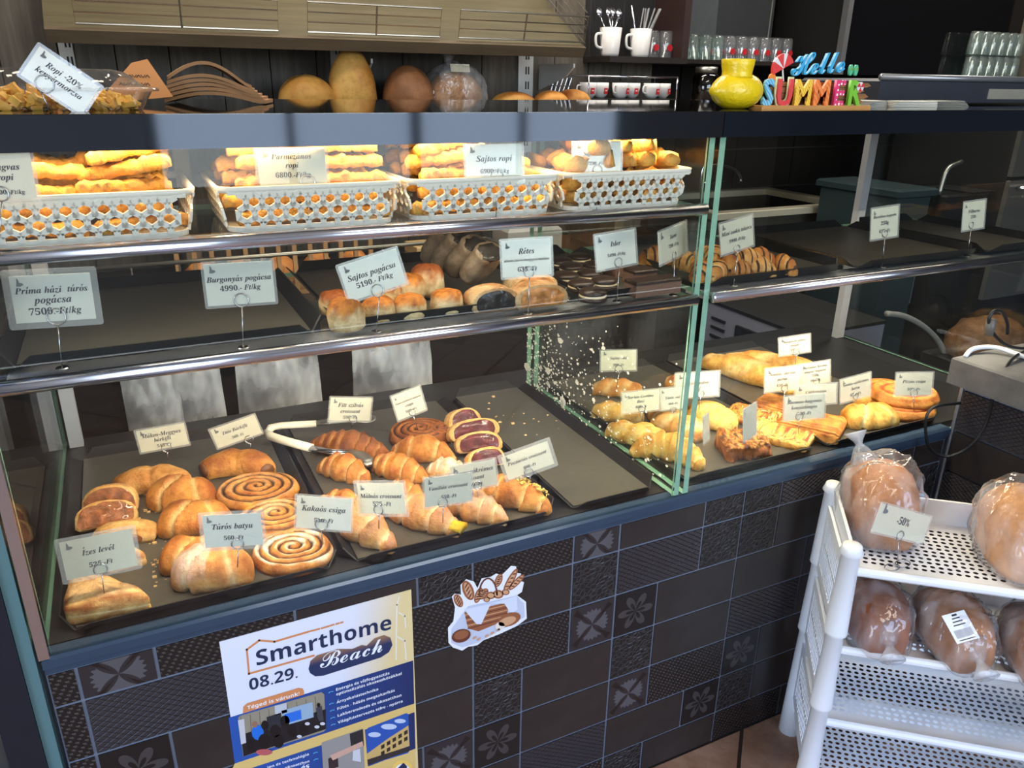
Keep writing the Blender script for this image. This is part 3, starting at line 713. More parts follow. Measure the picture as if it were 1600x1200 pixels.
# crumbs
mb = MB(); r = random.Random(11)
for i in range(90):
    cx, cy, s = r.choice([(262, 900, 22), (235, 845, 25), (230, 800, 14), (255, 885, 10), (740, 640, 40), (840, 650, 25)])
    p = atz(r.gauss(cx, s), r.gauss(cy, s*.7), ZT)
    if not (-.15 < p.x < .84 and .06 < p.y < .6): continue
    q = abs(r.gauss(.0012, .0009))+.0004
    mb.box(p.x-q, p.x+q, p.y-q*.7, p.y+q*.7, ZT+.0002, ZT+q, None)
tag(mb.build('pastry_crumbs', mat('crumb', S(206, 170, 118), .8, 0, .3, 200), None), 'loose pastry crumbs scattered on the lower left trays', 'crumbs', None, 'stuff')

# ---------------- lower right case
zr = ZT+.022; g = 'cheese sticks and rolls on the lower right tray'
for A, B, W, H, pal, lab in [((926, 602), (1004, 606), .050, .042, GOLD, 'browned cheese roll with grated cheese behind the partition'), ((926, 636), (1006, 648), .050, .042, YELL, 'yellow cheese stick half hidden by specks on the partition'),
        ((950, 664), (1030, 690), .050, .044, YELL, 'yellow cheese stick in front of the mushroom bun card'), ((990, 664), (1045, 694), .048, .042, YELL, 'short yellow cheese stick right of the mushroom bun card stem'),
        ((1040, 590), (1100, 598), .046, .036, GOLD, 'orange-topped roll lying at the back behind the milk cheese card')]:
    lay(twist(ln(A, B, zr), W, H, int(A[0]), pal, 6), 'cheese_stick', lab, 'pastry', A, B, zr, g)
A, B = (1022, 650), (1100, 676); lay(twist(ln(A, B, zr), .07, .05, 2, PALE, 5, .3), 'ridged_roll', 'pale ridged roll seen through the green edge of the partition', 'pastry', A, B, zr)
A, B = (1012, 640), (1062, 640); lay(twist(ln(A, B, zr), .05, .04, 12, GOLD, 4), 'ridged_roll', 'orange roll lying just behind the pale ridged roll', 'pastry', A, B, zr)
def scored(L, W, H, seed):
    def mul(t, a): return 1-.14*math.exp(-(((t-.62-.10*math.cos(a))/.05)**2))
    return loft('r', 30, 18, straight(L), lambda t: W/2*(.4+.6*math.sin(PI*t)**.5), lambda t: H/1.55*(.4+.6*math.sin(PI*t)**.5), 2.2, .5, mul,
                lambda t, a, nz: lerp(YELL[0], YELL[2], .2+nz-.3*math.sin(a)), .06, 25, seed)
A, B = (1076, 636), (1148, 660); lay(scored(ln(A, B, zr), .085, .052, 4), 'scored_bun', 'smooth pale yellow bun with a scored end left of the small pizza slice', 'pastry', A, B, zr)
A, B = (1020, 712), (1132, 736); o = lay(croissant(ln(A, B, zr)*1.15, .062, .055, 7, 1.7, 77, YELL, 0, .3), 'croissant', 'big curled yellow croissant at the front corner beside the partition', 'croissant', A, B, zr); o.location.y += .022; o.location.x += .012
bit = [(.02, S(214, 140, 60)), (.22, S(128, 66, 34)), (.38, S(88, 50, 40))]
A, B = (1128, 694), (1198, 692); lay(slab(ln(A, B, zr), .078, .042, 6, DEEP, [(-.2, S(206, 150, 76)), (.05, S(150, 90, 44)), (.25, S(96, 60, 48))], .5, 60, 4), 'seeded_bar', 'chunky seed-crusted brown bar with a card standing in it', 'pastry', A, B, zr)
piz = [(-.25, S(222, 164, 74)), (.02, S(186, 92, 44)), (.14, S(108, 44, 32)), (.24, S(240, 214, 140))]
A, B = (1138, 640), (1228, 660); lay(slab(ln(A, B, ZT+.01), .095, .018, 9, GOLD, piz, .12, 60, 4), 'flatbread', 'oval bacon flatbread behind the seeded bar', 'pastry', A, B, ZT+.01, 'bacon and onion flatbreads')
pi2 = [(-.3, S(228, 172, 82)), (-.02, S(244, 214, 134)), (.12, S(206, 122, 54)), (.22, S(160, 70, 40))]
A, B = (1192, 674), (1288, 698); lay(slab(ln(A, B, ZT+.01), .105, .018, 14, YELL, pi2, .12, 60, 7), 'flatbread', 'rectangular cheese flatbread in front of the bacon onion card', 'pastry', A, B, ZT+.01, 'bacon and onion flatbreads')
A, B = (1102, 556), (1282, 608); lay(twist(ln(A, B, ZT+.03)*1.02, .085, .058, 3, YELL, 5, 0, .07), 'twisted_baguette', 'long speckled twisted baguette in front with its round end at left', 'bread', A, B, ZT+.03, 'twisted baguettes')
A, B = (1146, 570), (1306, 590); o = lay(twist(ln(A, B, ZT+.03)*1.0, .075, .052, 8, YELL, 5, 0, .07), 'twisted_baguette', 'second twisted baguette lying behind the first one', 'bread', A, B, ZT+.03, 'twisted baguettes'); o.location.y += .075; o.location.x += .03
g = 'ridged puff squares'
for A, B, W, lab in [((1250, 662), (1350, 684), .115, 'large ridged puff rectangle right of the bacon onion card'), ((1186, 622), (1250, 640), .085, 'ridged puff pastry behind the chicken liver card')]:
    lay(slab(ln(A, B, ZT+.02), W, .028, int(A[0]), GOLD, None, .08, 50, 5, 22), 'puff_rectangle', lab, 'pastry', A, B, ZT+.02, g)
A, B = (1316, 652), (1402, 648); lay(parcel(ln(A, B, ZT+.02), .075, .046, 91, YELL), 'folded_parcel', 'yellow folded ham and cheese parcel right of the puff rectangle', 'pastry', A, B, ZT+.02)
A, B = (1338, 622), (1388, 618); lay(parcel(ln(A, B, ZT+.02), .06, .04, 95, YELL), 'folded_parcel', 'yellow parcel behind its price card at the back right', 'pastry', A, B, ZT+.02)
g = 'pizza snails'
for i, (A, B, zb, lab) in enumerate([((1388, 644), (1480, 638), 0, 'pizza snail lying flat under the others'), ((1362, 612), (1462, 610), .024, 'pizza snail on top of the pile behind its card'), ((1350, 606), (1412, 602), 0, 'pizza snail at the back left of the pile')]):
    lay(snail(ln(A, B, ZT+.02+zb)/2, .028, 3, 20+i, GOLD, S(176, 76, 36), oval=.9), 'pizza_snail', lab, 'pastry', A, B, ZT+.02+zb, g, zb=ZT+zb)

# ---------------- middle shelf
ZM2 = ZM+.0045; g = 'cheese scones'
for i, (x, y, R, H, dz, lab, tp) in enumerate([(541, 500, .027, .044, 0, 'cheese scone at the left end of the front row tipped in the tray corner', 0), (592, 486, .025, .034, 0, 'cheese scone directly behind the card stem', 0),
        (641, 482, .025, .034, 0, 'cheese scone third in the front row', 0), (698, 474, .026, .034, 0, 'cheese scone at the right end of the front row', 0), (524, 476, .025, .034, 0, 'dark-topped cheese scone behind the tipped one', 1),
        (606, 462, .026, .036, 0, 'cheese scone behind the card in the second row', 0), (640, 458, .026, .038, .006, 'cheese scone at the lower right corner of the card', 0), (668, 452, .028, .050, .004, 'tall cheese scone in the second row', 1)]):
    p = atz(x, y, ZM2+.012)
    o = bun(R, H, i*5+1, *(((S(186, 104, 46), S(120, 60, 28)),) if tp else ())).build('cheese_scone', M_bake, None, True, (p.x, p.y, ZM2+dz), i)
    tag(o, lab, 'scone', g)
PO = (S(158, 140, 118), S(108, 92, 76), S(180, 166, 146)); g = 'poppy seed strudels'
for i, (x, y, lab) in enumerate([(696, 424, 'poppy seed strudel at the back of the leaning row'), (716, 436, 'poppy seed strudel second in the leaning row'),
        (738, 446, 'poppy seed strudel third in the leaning row'), (764, 456, 'poppy seed strudel at the front of the leaning row with torn pastry')]):
    a = atz(x, y, ZM2+.012); L = .062+.006*(3-i)
    t = thing('strudel', lab, 'pastry', (a.x-.004, a.y+.040, ZM2+.017), -1.15, g); t.rotation_euler[1] = -.80
    loft('s', 14, 20, lambda u: (L*u, 0), lambda u: .030*(.86+.14*min(1, u*4)), lambda u: .021*(.86+.14*min(1, u*4)), 2.2, .9, None, lambda u, a_, nz: lerp(PO[0], PO[1], .4+nz), .14, 40, i).build('pastry_crust', M_bake, t, True)
    loft('f', 4, 18, lambda u: (L-.004+.008*u, 0), lambda u: .025*(1 if u < .9 else .8), lambda u: .0175*(1 if u < .9 else .8), 2.2, .9, None, lambda u, a_, nz: lerp(S(24, 21, 21), S(62, 55, 52), .4+nz), .5, 120, i).build('filling', M_fill, t, True)
DU = (S(226, 196, 150), S(176, 120, 70), S(244, 232, 214)); g = 'powdered strudels'
slice_('powdered strudel with black filling at the tray front', (738, 476), (812, 468), .05, .036, S(26, 24, 26), DU, ZM2, 21, g, name='strudel')
slice_('powdered apple strudel at the right front below the strudel card', (806, 470), (888, 462), .05, .036, S(168, 112, 60), DU, ZM2, 22, g, name='strudel')
slice_('powdered strudel right behind the stem of the strudel card', (796, 452), (872, 446), .05, .036, S(168, 112, 60), DU, ZM2, 23, g, name='strudel')
CK = S(46, 33, 28); 
t0 = thing('chocolate_cookie', 'cookie', 'cookie')
MB().lathe([(.0, .0), (.022, 0), (.024, .003), (.024, .006), (.0, .007)], 20).build('lower_biscuit', mat('dark_chocolate', S(52, 38, 32), .35, 0, .2, 120), t0, True)
MB().lathe([(.0, .0065), (.0225, .007), (.023, .010), (.0, .011)], 20).build('cream_layer', mat('vanilla_cream', S(226, 206, 168), .5, 0, .1), t0, True)
MB().lathe([(.0, .0105), (.022, .011), (.0235, .014), (.020, .018), (.012, .0205), (.0, .021)], 20).build('upper_biscuit', MT['dark_chocolate'], t0, True)
ck = [(926, 460, 'front one showing its cream'), (944, 442, 'right of the front one'), (908, 446, 'left of the front one'), (884, 434, 'by the left rim of its tray'), (921, 430, 'in the middle of the tray, second row'), (893, 420, 'third row by the left rim'),
      (930, 417, 'third row behind the cookie card'), (876, 411, 'far back by the left rim'), (905, 404, 'at the very back of the cookies')]
for i, (x, y, l) in enumerate(ck):
    p = atz(x, y, ZM2+.010); lab = 'round chocolate sandwich cookie, '+l
    if i == 0: t0.location = (p.x, p.y, ZM2); tag(t0, lab, 'cookie', 'chocolate sandwich cookies')
    else: clone(t0, (p.x, p.y, ZM2+.0005*(i % 2)), i*.7, lab)
M_choct = mat('chocolate_slice_top', S(50, 34, 27), .3, 0, .3, 60, .2, 200); M_layer = mat('layered_dough', S(112, 82, 66), .8, 0, .35, 220)
t0 = thing('chocolate_slice', 'slice', 'pastry')
MB().box(-.024, .024, -.017, .017, 0, .020).build('dough_layers', M_layer, t0); MB().box(-.0245, .0245, -.0175, .0175, .020, .026, ch=.002).build('chocolate_top', M_choct, t0)
for i, (x, y, l) in enumerate([(1004, 442, 'at the front of the slices left'), (1052, 436, 'at the front right corner of its tray'), (1000, 424, 'in the second row behind the front left one'), (1040, 420, 'in the second row under the square-nut card'), (1024, 406, 'at the back of the slices'), (982, 412, 'at the back just right of the cookie card')]):
    p = atz(x, y, ZM2+.02); lab = 'dark layered chocolate slice '+l; l0 = (min(p.x, .812), p.y, ZM2)
    if i == 0: t0.location = l0; tag(t0, lab, 'pastry', 'layered chocolate slices')
    else: clone(t0, l0, .0, lab)
def mini(seed):
    mb = croissant(.066, .040, .036, 3, .3, seed, PALE if seed % 2 else GOLD, 0, .3); stripe = S(58, 36, 26)
    for i, v in enumerate(mb.v):
        if abs(((v[0]*70+v[1]*20+seed*.3) % 1)-.5) < .13 and v[2] > .012: mb.c[i] = stripe
    return mb.mesh('mini_croissant', M_bake, True)
MM = [mini(s) for s in range(4)]
for i, (x, y, dz, l) in enumerate([(1011, 402, 0, 'farthest left behind the slices'), (1072, 410, .0, 'left of the glass edge in the tray corner'), (1088, 425, 0, 'right behind the glass edge at the front'), (1119, 424, 0, 'second from the glass edge at the front'), (1150, 421, 0, 'behind the card stem at the front'), (1186, 418, 0, 'second from the right at the front'),
        (1222, 414, 0, 'at the right end of the row'), (1116, 400, .018, 'top left beside the card'), (1142, 403, .02, 'top of the pile below the card'), (1166, 403, .016, 'top of the pile right of the card'), (1186, 403, .012, 'top of the pile at the right'), (1100, 402, .012, 'peeping out by the glass edge')]):
    p = atz(x, y, ZM2+.015+dz)
    o = obj('mini_croissant', MM[i % 4], None, (max(p.x, .925), p.y, ZM2+dz), .5+1.1*(i*37 % 5)-1)
    tag(o, 'mini chocolate-striped croissant '+l, 'croissant', 'mini chocolate croissants')

# ---------------- tongs
t = thing('serving_tongs', 'white-handled steel serving tongs lying open between the pastries', 'tongs')
zt = ZT+.03
P = lambda x, y, dz=0: atz(x, y, zt+dz)
M_hand = mat('ivory_plastic', S(236, 228, 204), .35, 0, .03)
def bar(pts, w_, h_, name, m, z0):
    mb = MB(); vs = []; n_ = len(pts)
    for i, p in enumerate(pts):
        d = (pts[min(i+1, n_-1)]-pts[max(i-1, 0)]).normalized(); s = Vector((-d.y, d.x, 0)); ww = w_[i] if isinstance(w_, list) else w_
        for a in range(10): q = 2*PI*a/10; vs.append(p+s*ww*math.cos(q)+Vector((0, 0, h_*math.sin(q))))
    fs = [(i*10+a, i*10+(a+1) % 10, (i+1)*10+(a+1) % 10, (i+1)*10+a) for i in range(n_-1) for a in range(10)] + [tuple(range(9, -1, -1)), tuple((n_-1)*10+a for a in range(10))]
    mb.add(vs, fs); return mb.build(name, m, t, True)
bar([P(418, 676), P(424, 668), P(440, 665), P(494, 662)], [.006, .011, .011, .010], .007, 'handle', M_hand, 0)
bar([P(494, 662), P(540, 658)], .009, .004, 'arm', M_steel, 0)
mb = MB(); q = P(572, 658); mb.lathe([(0, 0), (.016, .001), (.022, .004), (.0225, .007), (.016, .004), (0, .003)], 14, (q.x, q.y, q.z)); mb.build('scoop', M_steel, t, True)
bar([P(416, 676), P(424, 682), P(446, 689), P(486, 700)], [.006, .011, .011, .011], .008, 'handle', M_hand, 0)
bar([P(486, 700), P(520, 706), P(545, 706)], [.010, .010, .012], .004, 'arm', M_chrome, 0)
bar([P(545, 706), P(560, 710), P(573, 719), P(577, 727)], [.012, .017, .015, .006], .004, 'scoop', M_steel, 0)
# ================================================================== BASKETS ON THE TOP SHELF
ZB = 1.2355
def basket(label, x0, x1, y0, y1, h=.058):
    """rim size x0..x1, y0..y1; walls taper towards the base; side walls of interlocking three-armed bars"""
    W, D = (x1-x0)/2, (y1-y0)/2; t = thing('plastic_basket', label, 'basket', ((x0+x1)/2, (y0+y1)/2, ZB), 0, 'cream plastic baskets on the top shelf')
    def rr(w_, d_, z, r_=.022, n=5):
        out = []
        for cx, cy, a0 in ((w_-r_, d_-r_, 0), (-w_+r_, d_-r_, PI/2), (-w_+r_, -d_+r_, PI), (w_-r_, -d_+r_, 1.5*PI)):
            out += [(cx+r_*math.cos(a0+PI/2*k/n), cy+r_*math.sin(a0+PI/2*k/n), z) for k in range(n+1)]
        return out
    k = .012
    def ring(levels):
        mb = MB(); n = len(levels[0])
        for L in levels: mb.v += L
        for i in range(len(levels)-1): mb.f += [(i*n+j, i*n+(j+1) % n, (i+1)*n+(j+1) % n, (i+1)*n+j) for j in range(n)]
        return mb
    ring([rr(W-.004, D-.004, h-.008), rr(W-.002, D-.002, h-.007), rr(W, D, h-.005), rr(W+.001, D+.001, h), rr(W-.003, D-.003, h+.001), rr(W-.006, D-.006, h-.007)]).build('rim', M_basket, t, True)
    mb = ring([rr(W-k, D-k, 0), rr(W-k+.001, D-k+.001, .007), rr(W-k-.002, D-k-.002, .007)]); mb.f.append(tuple(range(23, -1, -1))); mb.build('base', M_basket, t)
    mb = MB(); z0, z1 = .006, h-.005; pa, pb = .0205, .0190; wv = .0034; th = .0016
    def arm(M, ang, L):
        c, s = math.cos(ang), math.sin(ang)
        A = Matrix.Rotation(ang, 4, 'Y')
        vs = [(-wv, -th, 0), (wv, -th, 0), (wv*1.15, -th, L), (-wv*1.15, -th, L), (-wv, th, 0), (wv, th, 0), (wv*1.15, th, L), (-wv*1.15, th, L)]
        mb.add([M @ (A @ Vector(v)) for v in vs], [(0, 1, 2, 3), (7, 6, 5, 4), (1, 5, 6, 2), (3, 2, 6, 7), (0, 3, 7, 4), (0, 4, 5, 1)])
    lean = math.atan2(k-.003, z1-z0)
    for (L, base, rz) in ((W-k-.012, (0, -D+k, 0), 0), (W-k-.012, (0, D-k, 0), PI), (D-k-.012, (W-k, 0, 0), PI/2), (D-k-.012, (-W+k, 0, 0), -PI/2)):
        M0 = Matrix.Translation(base) @ Matrix.Rotation(rz, 4, 'Z') @ Matrix.Rotation(lean, 4, 'X')
        nc = max(3, round(2*L/pa)); px_ = 2*L/nc
        for r_ in range(3):
            for c_ in range(nc+(r_ % 2)):
                x = -L+px_*(c_+.5*(1-r_ % 2)); z = z0+.001+pb*r_*.82
                for ang in (PI/3*1.0, -PI/3*1.0): 
                    if abs(x+math.sin(ang)*px_*.58) < L+.006 and z+.008 < z1+.006: arm(M0 @ Matrix.Translation((x, 0, z+.007)), ang, px_*.60)
                arm(M0 @ Matrix.Translation((x, 0, z-.006 if r_ else z-.002)), 0, .0135 if r_ else .009)
        mb.box(-L-.012, L+.012, -.0012, .0012, z1-.003, z1+.001, M0)
    mb.build('woven_wall', M_basket, t); return t
bx = [(-.165, .082), (.106, .349), (.356, .598), (.603, .846)]
bl = ['leftmost cream lattice basket heaped with crossed cheese sticks', 'second cream lattice basket from the left with level stacked sticks', 'third cream lattice basket with knobbly pale cheese sticks', 'rightmost cream lattice basket heaped with cheese bows']
for (a, b), l in zip(bx, bl): basket(l, a, b, .016, .23)
CHS = (S(236, 180, 78), S(190, 108, 30), S(248, 216, 136))
def stick(seed, L=.125, W=.022, H=.017):
    return loft('s', 28, 12, straight(L), lambda t: W/2*(1-.25*max(0, abs(2*t-1)-.85)*6), lambda t: H/1.7*(1-.3*max(0, abs(2*t-1)-.85)*6), 3.2, .7, None,
                lambda t, a, nz: lerp(lerp(CHS[0], CHS[1], .40+2.0*nz), CHS[2], max(0, math.sin(a))*.3+.7*nz), .8, 95, seed).mesh('cheese_stick', M_bake, True)
ST = [stick(s, .098+.006*(s % 3), .020+.002*(s % 2)) for s in range(7)]
def knob(seed):
    mb = loft('k', 14, 12, straight(.050, .5), lambda t: .019*(.55+.45*abs(math.cos(PI*t*1.5+.3))), lambda t: .015*(.6+.4*abs(math.cos(PI*t*1.5+.3))), 2.1, .8, None,
                lambda t, a, nz: lerp(lerp(CHS[0], CHS[1], .3+1.2*nz), CHS[2], max(0, math.sin(a))*.3+.5*nz), .55, 75, seed)
    return mb.mesh('cheese_bow', M_bake, True)
KN = [knob(s*3+1) for s in range(5)]
rnd = random.Random(21); hts = ['bottom layer', 'second layer', 'third layer', 'top layer', 'very top']
where = ['leftmost basket', 'second basket', 'third basket']
depth_ = ['at the front', 'in the middle', 'towards the back', 'at the very back']
for b in range(3):
    x0, x1 = bx[b]; xm = (x0+x1)/2
    piles = {0: [(x0+.070, .0, 4), (x1-.072, .30, 5)], 1: [(x0+.072, .08, 5), (x1-.072, -.14, 5)], 2: [(x0+.072, .15, 5), (x1-.074, -.26, 4)]}[b]
    for s_, (cx, ang, nl) in enumerate(piles):
        for lay_ in range(nl):
            for d_ in range(4 if lay_ < 3 else 3):
                if lay_ < 1 and d_ > 0: continue
                y = .050+.045*d_+.006*lay_; z = ZB+.008+.0215*lay_+.002*d_
                a = ang*(1 if lay_ % 2 == 0 or b == 1 else -1)+rnd.uniform(-.12, .12)
                o = obj('cheese_stick', rnd.choice(ST), None, (cx+rnd.uniform(-.010, .010), y+rnd.uniform(-.003, .003), z), a)
                o.rotation_euler[1] = rnd.uniform(-.05, .05) if lay_ < nl-2 else (rnd.uniform(-.16, .16)-.5*ang)
                tag(o, 'cheese stick in the %s, %s pile, %s, %s' % (where[b], 'left' if s_ == 0 else 'right', hts[lay_], depth_[d_]), 'pastry', 'cheese sticks in the baskets')
x0, x1 = bx[3]; knob_x = ['left end', 'left middle', 'centre', 'right middle', 'right end']
for lay_ in range(4):
    for d_ in range(3):
        for c_ in range(5):
            if lay_ == 0 and d_: continue
            if lay_ == 3 and c_ in (0, 4): continue
            x = x0+.036+.043*c_+rnd.uniform(-.006, .006); y = .052+.05*d_+rnd.uniform(-.008, .008); z = ZB+.009+.024*lay_+rnd.uniform(-.002, .002)
            o = obj('cheese_bow', rnd.choice(KN), None, (x, y, z), rnd.uniform(-3, 3)); o.rotation_euler[1] = rnd.uniform(-.3, .3)
            tag(o, 'knobbly cheese bow in the rightmost basket, %s, %s, %s' % (knob_x[c_], hts[lay_], depth_[d_]), 'pastry', 'cheese bows in the right basket')

# ================================================================== ON TOP OF THE CASE
ZC = 1.382
# lemon vase
t = thing('lemon_vase', 'bright yellow lemon-shaped ceramic vase beside the summer sign', 'vase', (.985, .10, ZC))
mb = MB(); n_, m_ = 22, 28
for i in range(n_+1):
    u = -1+2*i/n_; x = .052*u
    r_ = .0305*max(0, 1-abs(u)**2.3)**.56
    if u < -.86: r_ = max(r_, .0075*max(0, 1-((-u-.86)/.24)**2)**.5); 
    if u < -.93: x -= .004
    for k in range(m_):
        a = 2*PI*k/m_; y, z = r_*1.12*math.cos(a), r_*math.sin(a); e = 1+.02*N3(x*160, y*160, z*160)
        mb.v.append((x, y*e, max(0, .029+z*e)))
for i in range(n_): mb.f += [(i*m_+k, i*m_+(k+1) % m_, (i+1)*m_+(k+1) % m_, (i+1)*m_+k) for k in range(m_)]
mb.f += [tuple(range(m_-1, -1, -1)), tuple(n_*m_+k for k in range(m_))]
mb.build('body', M_yellow, t, True)
MB().lathe([(.028, .050), (.0255, .055), (.0255, .060), (.0275, .070), (.0285, .079), (.027, .080), (.025, .070), (.0225, .058), (.0, .056)], 28, (-.004, 0, 0)).build('neck', M_yellow, t, True)
# HELLO SUMMER sign
t = thing('summer_sign', 'colourful wooden sign reading Hello SUMMER beside the lemon vase', 'sign', (1.145, .085, ZC))
n = NT('driftwood'); f = n.noise(14, 5, n.map(n.obj(), (3, 3, 22)), .6); n.base(n.ramp(f, [(.3, S(110, 70, 40)), (.7, S(170, 118, 72))])); n.set(rough=.7); M_drift = n.m
MB().box(-.128, .138, -.016, .016, 0, .006, ch=.001).build('base_board', mat('pale_pine', S(206, 150, 84), .6, 0, .15, 40), t)
for i, (a, b, z0, z1, dx) in enumerate([(-.10, .138, .008, .016, .0), (-.095, .149, .017, .026, .0), (-.10, .136, .027, .036, 0), (-.09, .152, .037, .045, 0)]):
    MB().prism([(a, z0), (b-.012, z0), (b, (z0+z1)/2-.001), (b-.010, z1), (a, z1)], 0, .005, Matrix.Translation((0, .008, 0)) @ Matrix.Rotation(PI/2, 4, 'X')).build('plank', M_drift, t)
def letter_mesh(ch, size, ext, style=None, off=0):
    me = curve_mesh(mchar(ch, style) if style else ch, size=size, extrude=ext, offset=off, bevel_depth=0)
    me.transform(Matrix.Rotation(PI/2, 4, 'X')); xs = [v.co.x for v in me.vertices]
    me.transform(Matrix.Translation((-(min(xs)+max(xs))/2, 0, 0))); return me
def letter_mat(name, c, pattern=None, c2=(1, 1, 1), sc=200):
    n = NT(name); co = n.obj()
    if pattern == 'dots':
        v = n.n('TexVoronoi'); v.inputs['Scale'].default_value = sc; v.inputs['Randomness'].default_value = .25; n.l(n.map(co, (1, 0, 1)), v.inputs['Vector']); n.base(n.mix(n.math('LESS_THAN', v.outputs['Distance'], .28), c, c2))
    elif pattern == 'wave':
        w_ = n.n('TexWave', bands_direction='DIAGONAL'); w_.inputs['Scale'].default_value = sc; w_.inputs['Distortion'].default_value = 3; n.l(co, w_.inputs['Vector']); n.base(n.mix(n.ramp(w_.outputs['Fac'], [(.45, (0, 0, 0)), (.6, (1, 1, 1))]), c, c2))
    else: n.base(c)
    n.set(rough=.4); return n.m
SUM = [('S', S(86, 170, 214), 'wave', S(150, 210, 236), 90), ('U', S(226, 70, 74), None, None, 0), ('M', S(248, 186, 40), 'wave', S(252, 214, 90), 110), ('M', S(244, 122, 50), 'wave', S(248, 150, 84), 60), ('E', S(234, 60, 120), 'dots', (1, 1, 1), 130), ('R', S(126, 200, 60), None, None, 0)]
for i, (ch, c, pt, c2, sc) in enumerate(SUM):
    o = obj('letter', letter_mesh(ch, .054, .0028, None, .0016), t, (-.109+.0405*i+(.004 if i > 2 else 0)+(.004 if i > 3 else 0)-(.003 if i == 1 else 0), -.006, .0065)); o.scale = (1.0, 1, 1.12)
    o.data.materials.append(letter_mat('sign_letter_paint', c, pt, c2 or (1, 1, 1), sc)); o['label'] = 'painted letter %s' % ch
    if ch == 'U':
        p = obj('letter_outline', letter_mesh('U', .058, .0015, None, .0030), t, (o.location.x, -.0035, .0055)); p.scale = (1, 1, 1.12); p.data.materials.append(letter_mat('pale_green_rim', S(206, 224, 170)))
x = -.056
vs, fs, wd = line('Hello', 'script'); k = .052; mb = MB()
me = curve_mesh(''.join(mchar(c, 'script') for c in 'Hello'), size=.058, extrude=.0028, offset=.0); me.transform(Matrix.Rotation(PI/2, 4, 'X'))
o = obj('script_word', me, t, (-.060, -.006, .055)); me.materials.append(letter_mat('sky_blue_paint', S(64, 176, 226))); o.scale = (.86, 1, 1.0); o.rotation_euler[1] = -.06
umb = MB()
for i in range(6):
    a0, a1 = PI*(i/6), PI*((i+1)/6)
o = MB().prism([(.024*math.cos(PI*k/12), .024*math.sin(PI*k/12)) for k in range(13)], 0, .005, Matrix.Translation((-.083, -.004, .066)) @ Matrix.Rotation(.45, 4, 'Y').inverted() @ Matrix.Rotation(PI/2, 4, 'X')).build('parasol', letter_mat('parasol_red', S(224, 62, 62)), t)
for a in (.9, 1.9): MB().prism([(0, 0)]+[(.0245*math.cos(a+.35*k/4), .0245*math.sin(a+.35*k/4)) for k in range(5)], 0, .0055, Matrix.Translation((-.083, -.004, .066)) @ Matrix.Rotation(.45, 4, 'Y').inverted() @ Matrix.Rotation(PI/2, 4, 'X')).build('parasol_stripe', M_white, o)
MB().tube([(-.083, -.006, .068), (-.077, -.006, .046)], .0014, 6).build('parasol_pole', M_white, t)
MB().lathe([(0, 0), (.007, 0), (.007, .004), (0, .004)], 14, M=Matrix.Translation((-.104, -.004, .051)) @ Matrix.Rotation(PI/2, 4, 'X')).build('sun_hat', letter_mat('orange_paint', S(244, 140, 50)), t)
for dx in (.081, .094):
    o = MB().prism([(.0048*math.cos(2*PI*k/14), .0095*math.sin(2*PI*k/14)) for k in range(14)], 0, .004, Matrix.Translation((dx, -.004, .0665)) @ Matrix.Rotation(PI/2, 4, 'X')).build('flip_flop', letter_mat('mint_paint', S(88, 190, 150)), t)
    MB().tube([(dx-.004, -.0085, .066), (dx, -.0085, .071), (dx+.004, -.0085, .066)], .0008, 5).build('strap', letter_mat('lime_paint', S(150, 190, 60)), o)
o = MB().lathe([(0, 0), (.0085, 0), (.0085, .002), (0, .002)], 18, M=Matrix.Translation((.109, -.0085, .038)) @ Matrix.Rotation(PI/2, 4, 'X')).build('beach_ball', M_white, t)
for a in range(3): MB().prism([(0, 0)]+[(.0082*math.cos(a*2.094+.26*k), .0082*math.sin(a*2.094+.26*k)) for k in range(5)], 0, .0024, Matrix.Translation((.109, -.0086, .038)) @ Matrix.Rotation(PI/2, 4, 'X')).build('ball_stripe', letter_mat('ball_red', S(220, 50, 60)), o)

# plastic tub of crumbs and its sloping card, paper bags
t = thing('plastic_tub', 'clear plastic clamshell tub of golden crumbs at the far left on the case top', 'container', (-.075, .16, ZC))
M_tub = glassy('clamshell_plastic', (.95, .95, .95), 1.2, 1.5, .03, (.9, .9, .9), bump=.35, bscale=24, rough=.05)
mb = MB()
def rrect(w_, d_, z, r_=.03, n=5):
    out = []
    for cx, cy, a0 in ((w_-r_, d_-r_, 0), (-w_+r_, d_-r_, PI/2), (-w_+r_, -d_+r_, PI), (w_-r_, -d_+r_, 1.5*PI)): out += [(cx+r_*math.cos(a0+PI/2*k/n), cy+r_*math.sin(a0+PI/2*k/n), z) for k in range(n+1)]
    return out
def skin(levels, capb=True, capt=True):
    mb = MB(); n_ = len(levels[0])
    for L in levels: mb.v += L
    for i in range(len(levels)-1): mb.f += [(i*n_+j, i*n_+(j+1) % n_, (i+1)*n_+(j+1) % n_, (i+1)*n_+j) for j in range(n_)]
    if capb: mb.f.append(tuple(range(n_-1, -1, -1)))
    if capt: mb.f.append(tuple((len(levels)-1)*n_+j for j in range(n_)))
    return mb
skin([rrect(.115, .075, .001), rrect(.128, .086, .022), rrect(.136, .094, .023), rrect(.136, .094, .026), rrect(.122, .082, .027), rrect(.10, .064, .044), rrect(.086, .05, .047)]).build('clamshell', M_tub, t, True)
mb = MB(); r = random.Random(9)
for i in range(260):
    x, y = r.uniform(-.095, .11), r.uniform(-.065, .06); h = .022*(1-(x/.13)**2)*(1-(y/.09)**2)+.004; z = r.uniform(.003, h); q = r.uniform(.003, .008)
    M = Matrix.Translation((x, y, z)) @ Matrix.Rotation(r.random()*6, 4, (r.random(), r.random(), r.random())); mb.box(-q, q, -q*.7, q*.7, -q*.4, q*.4, M)
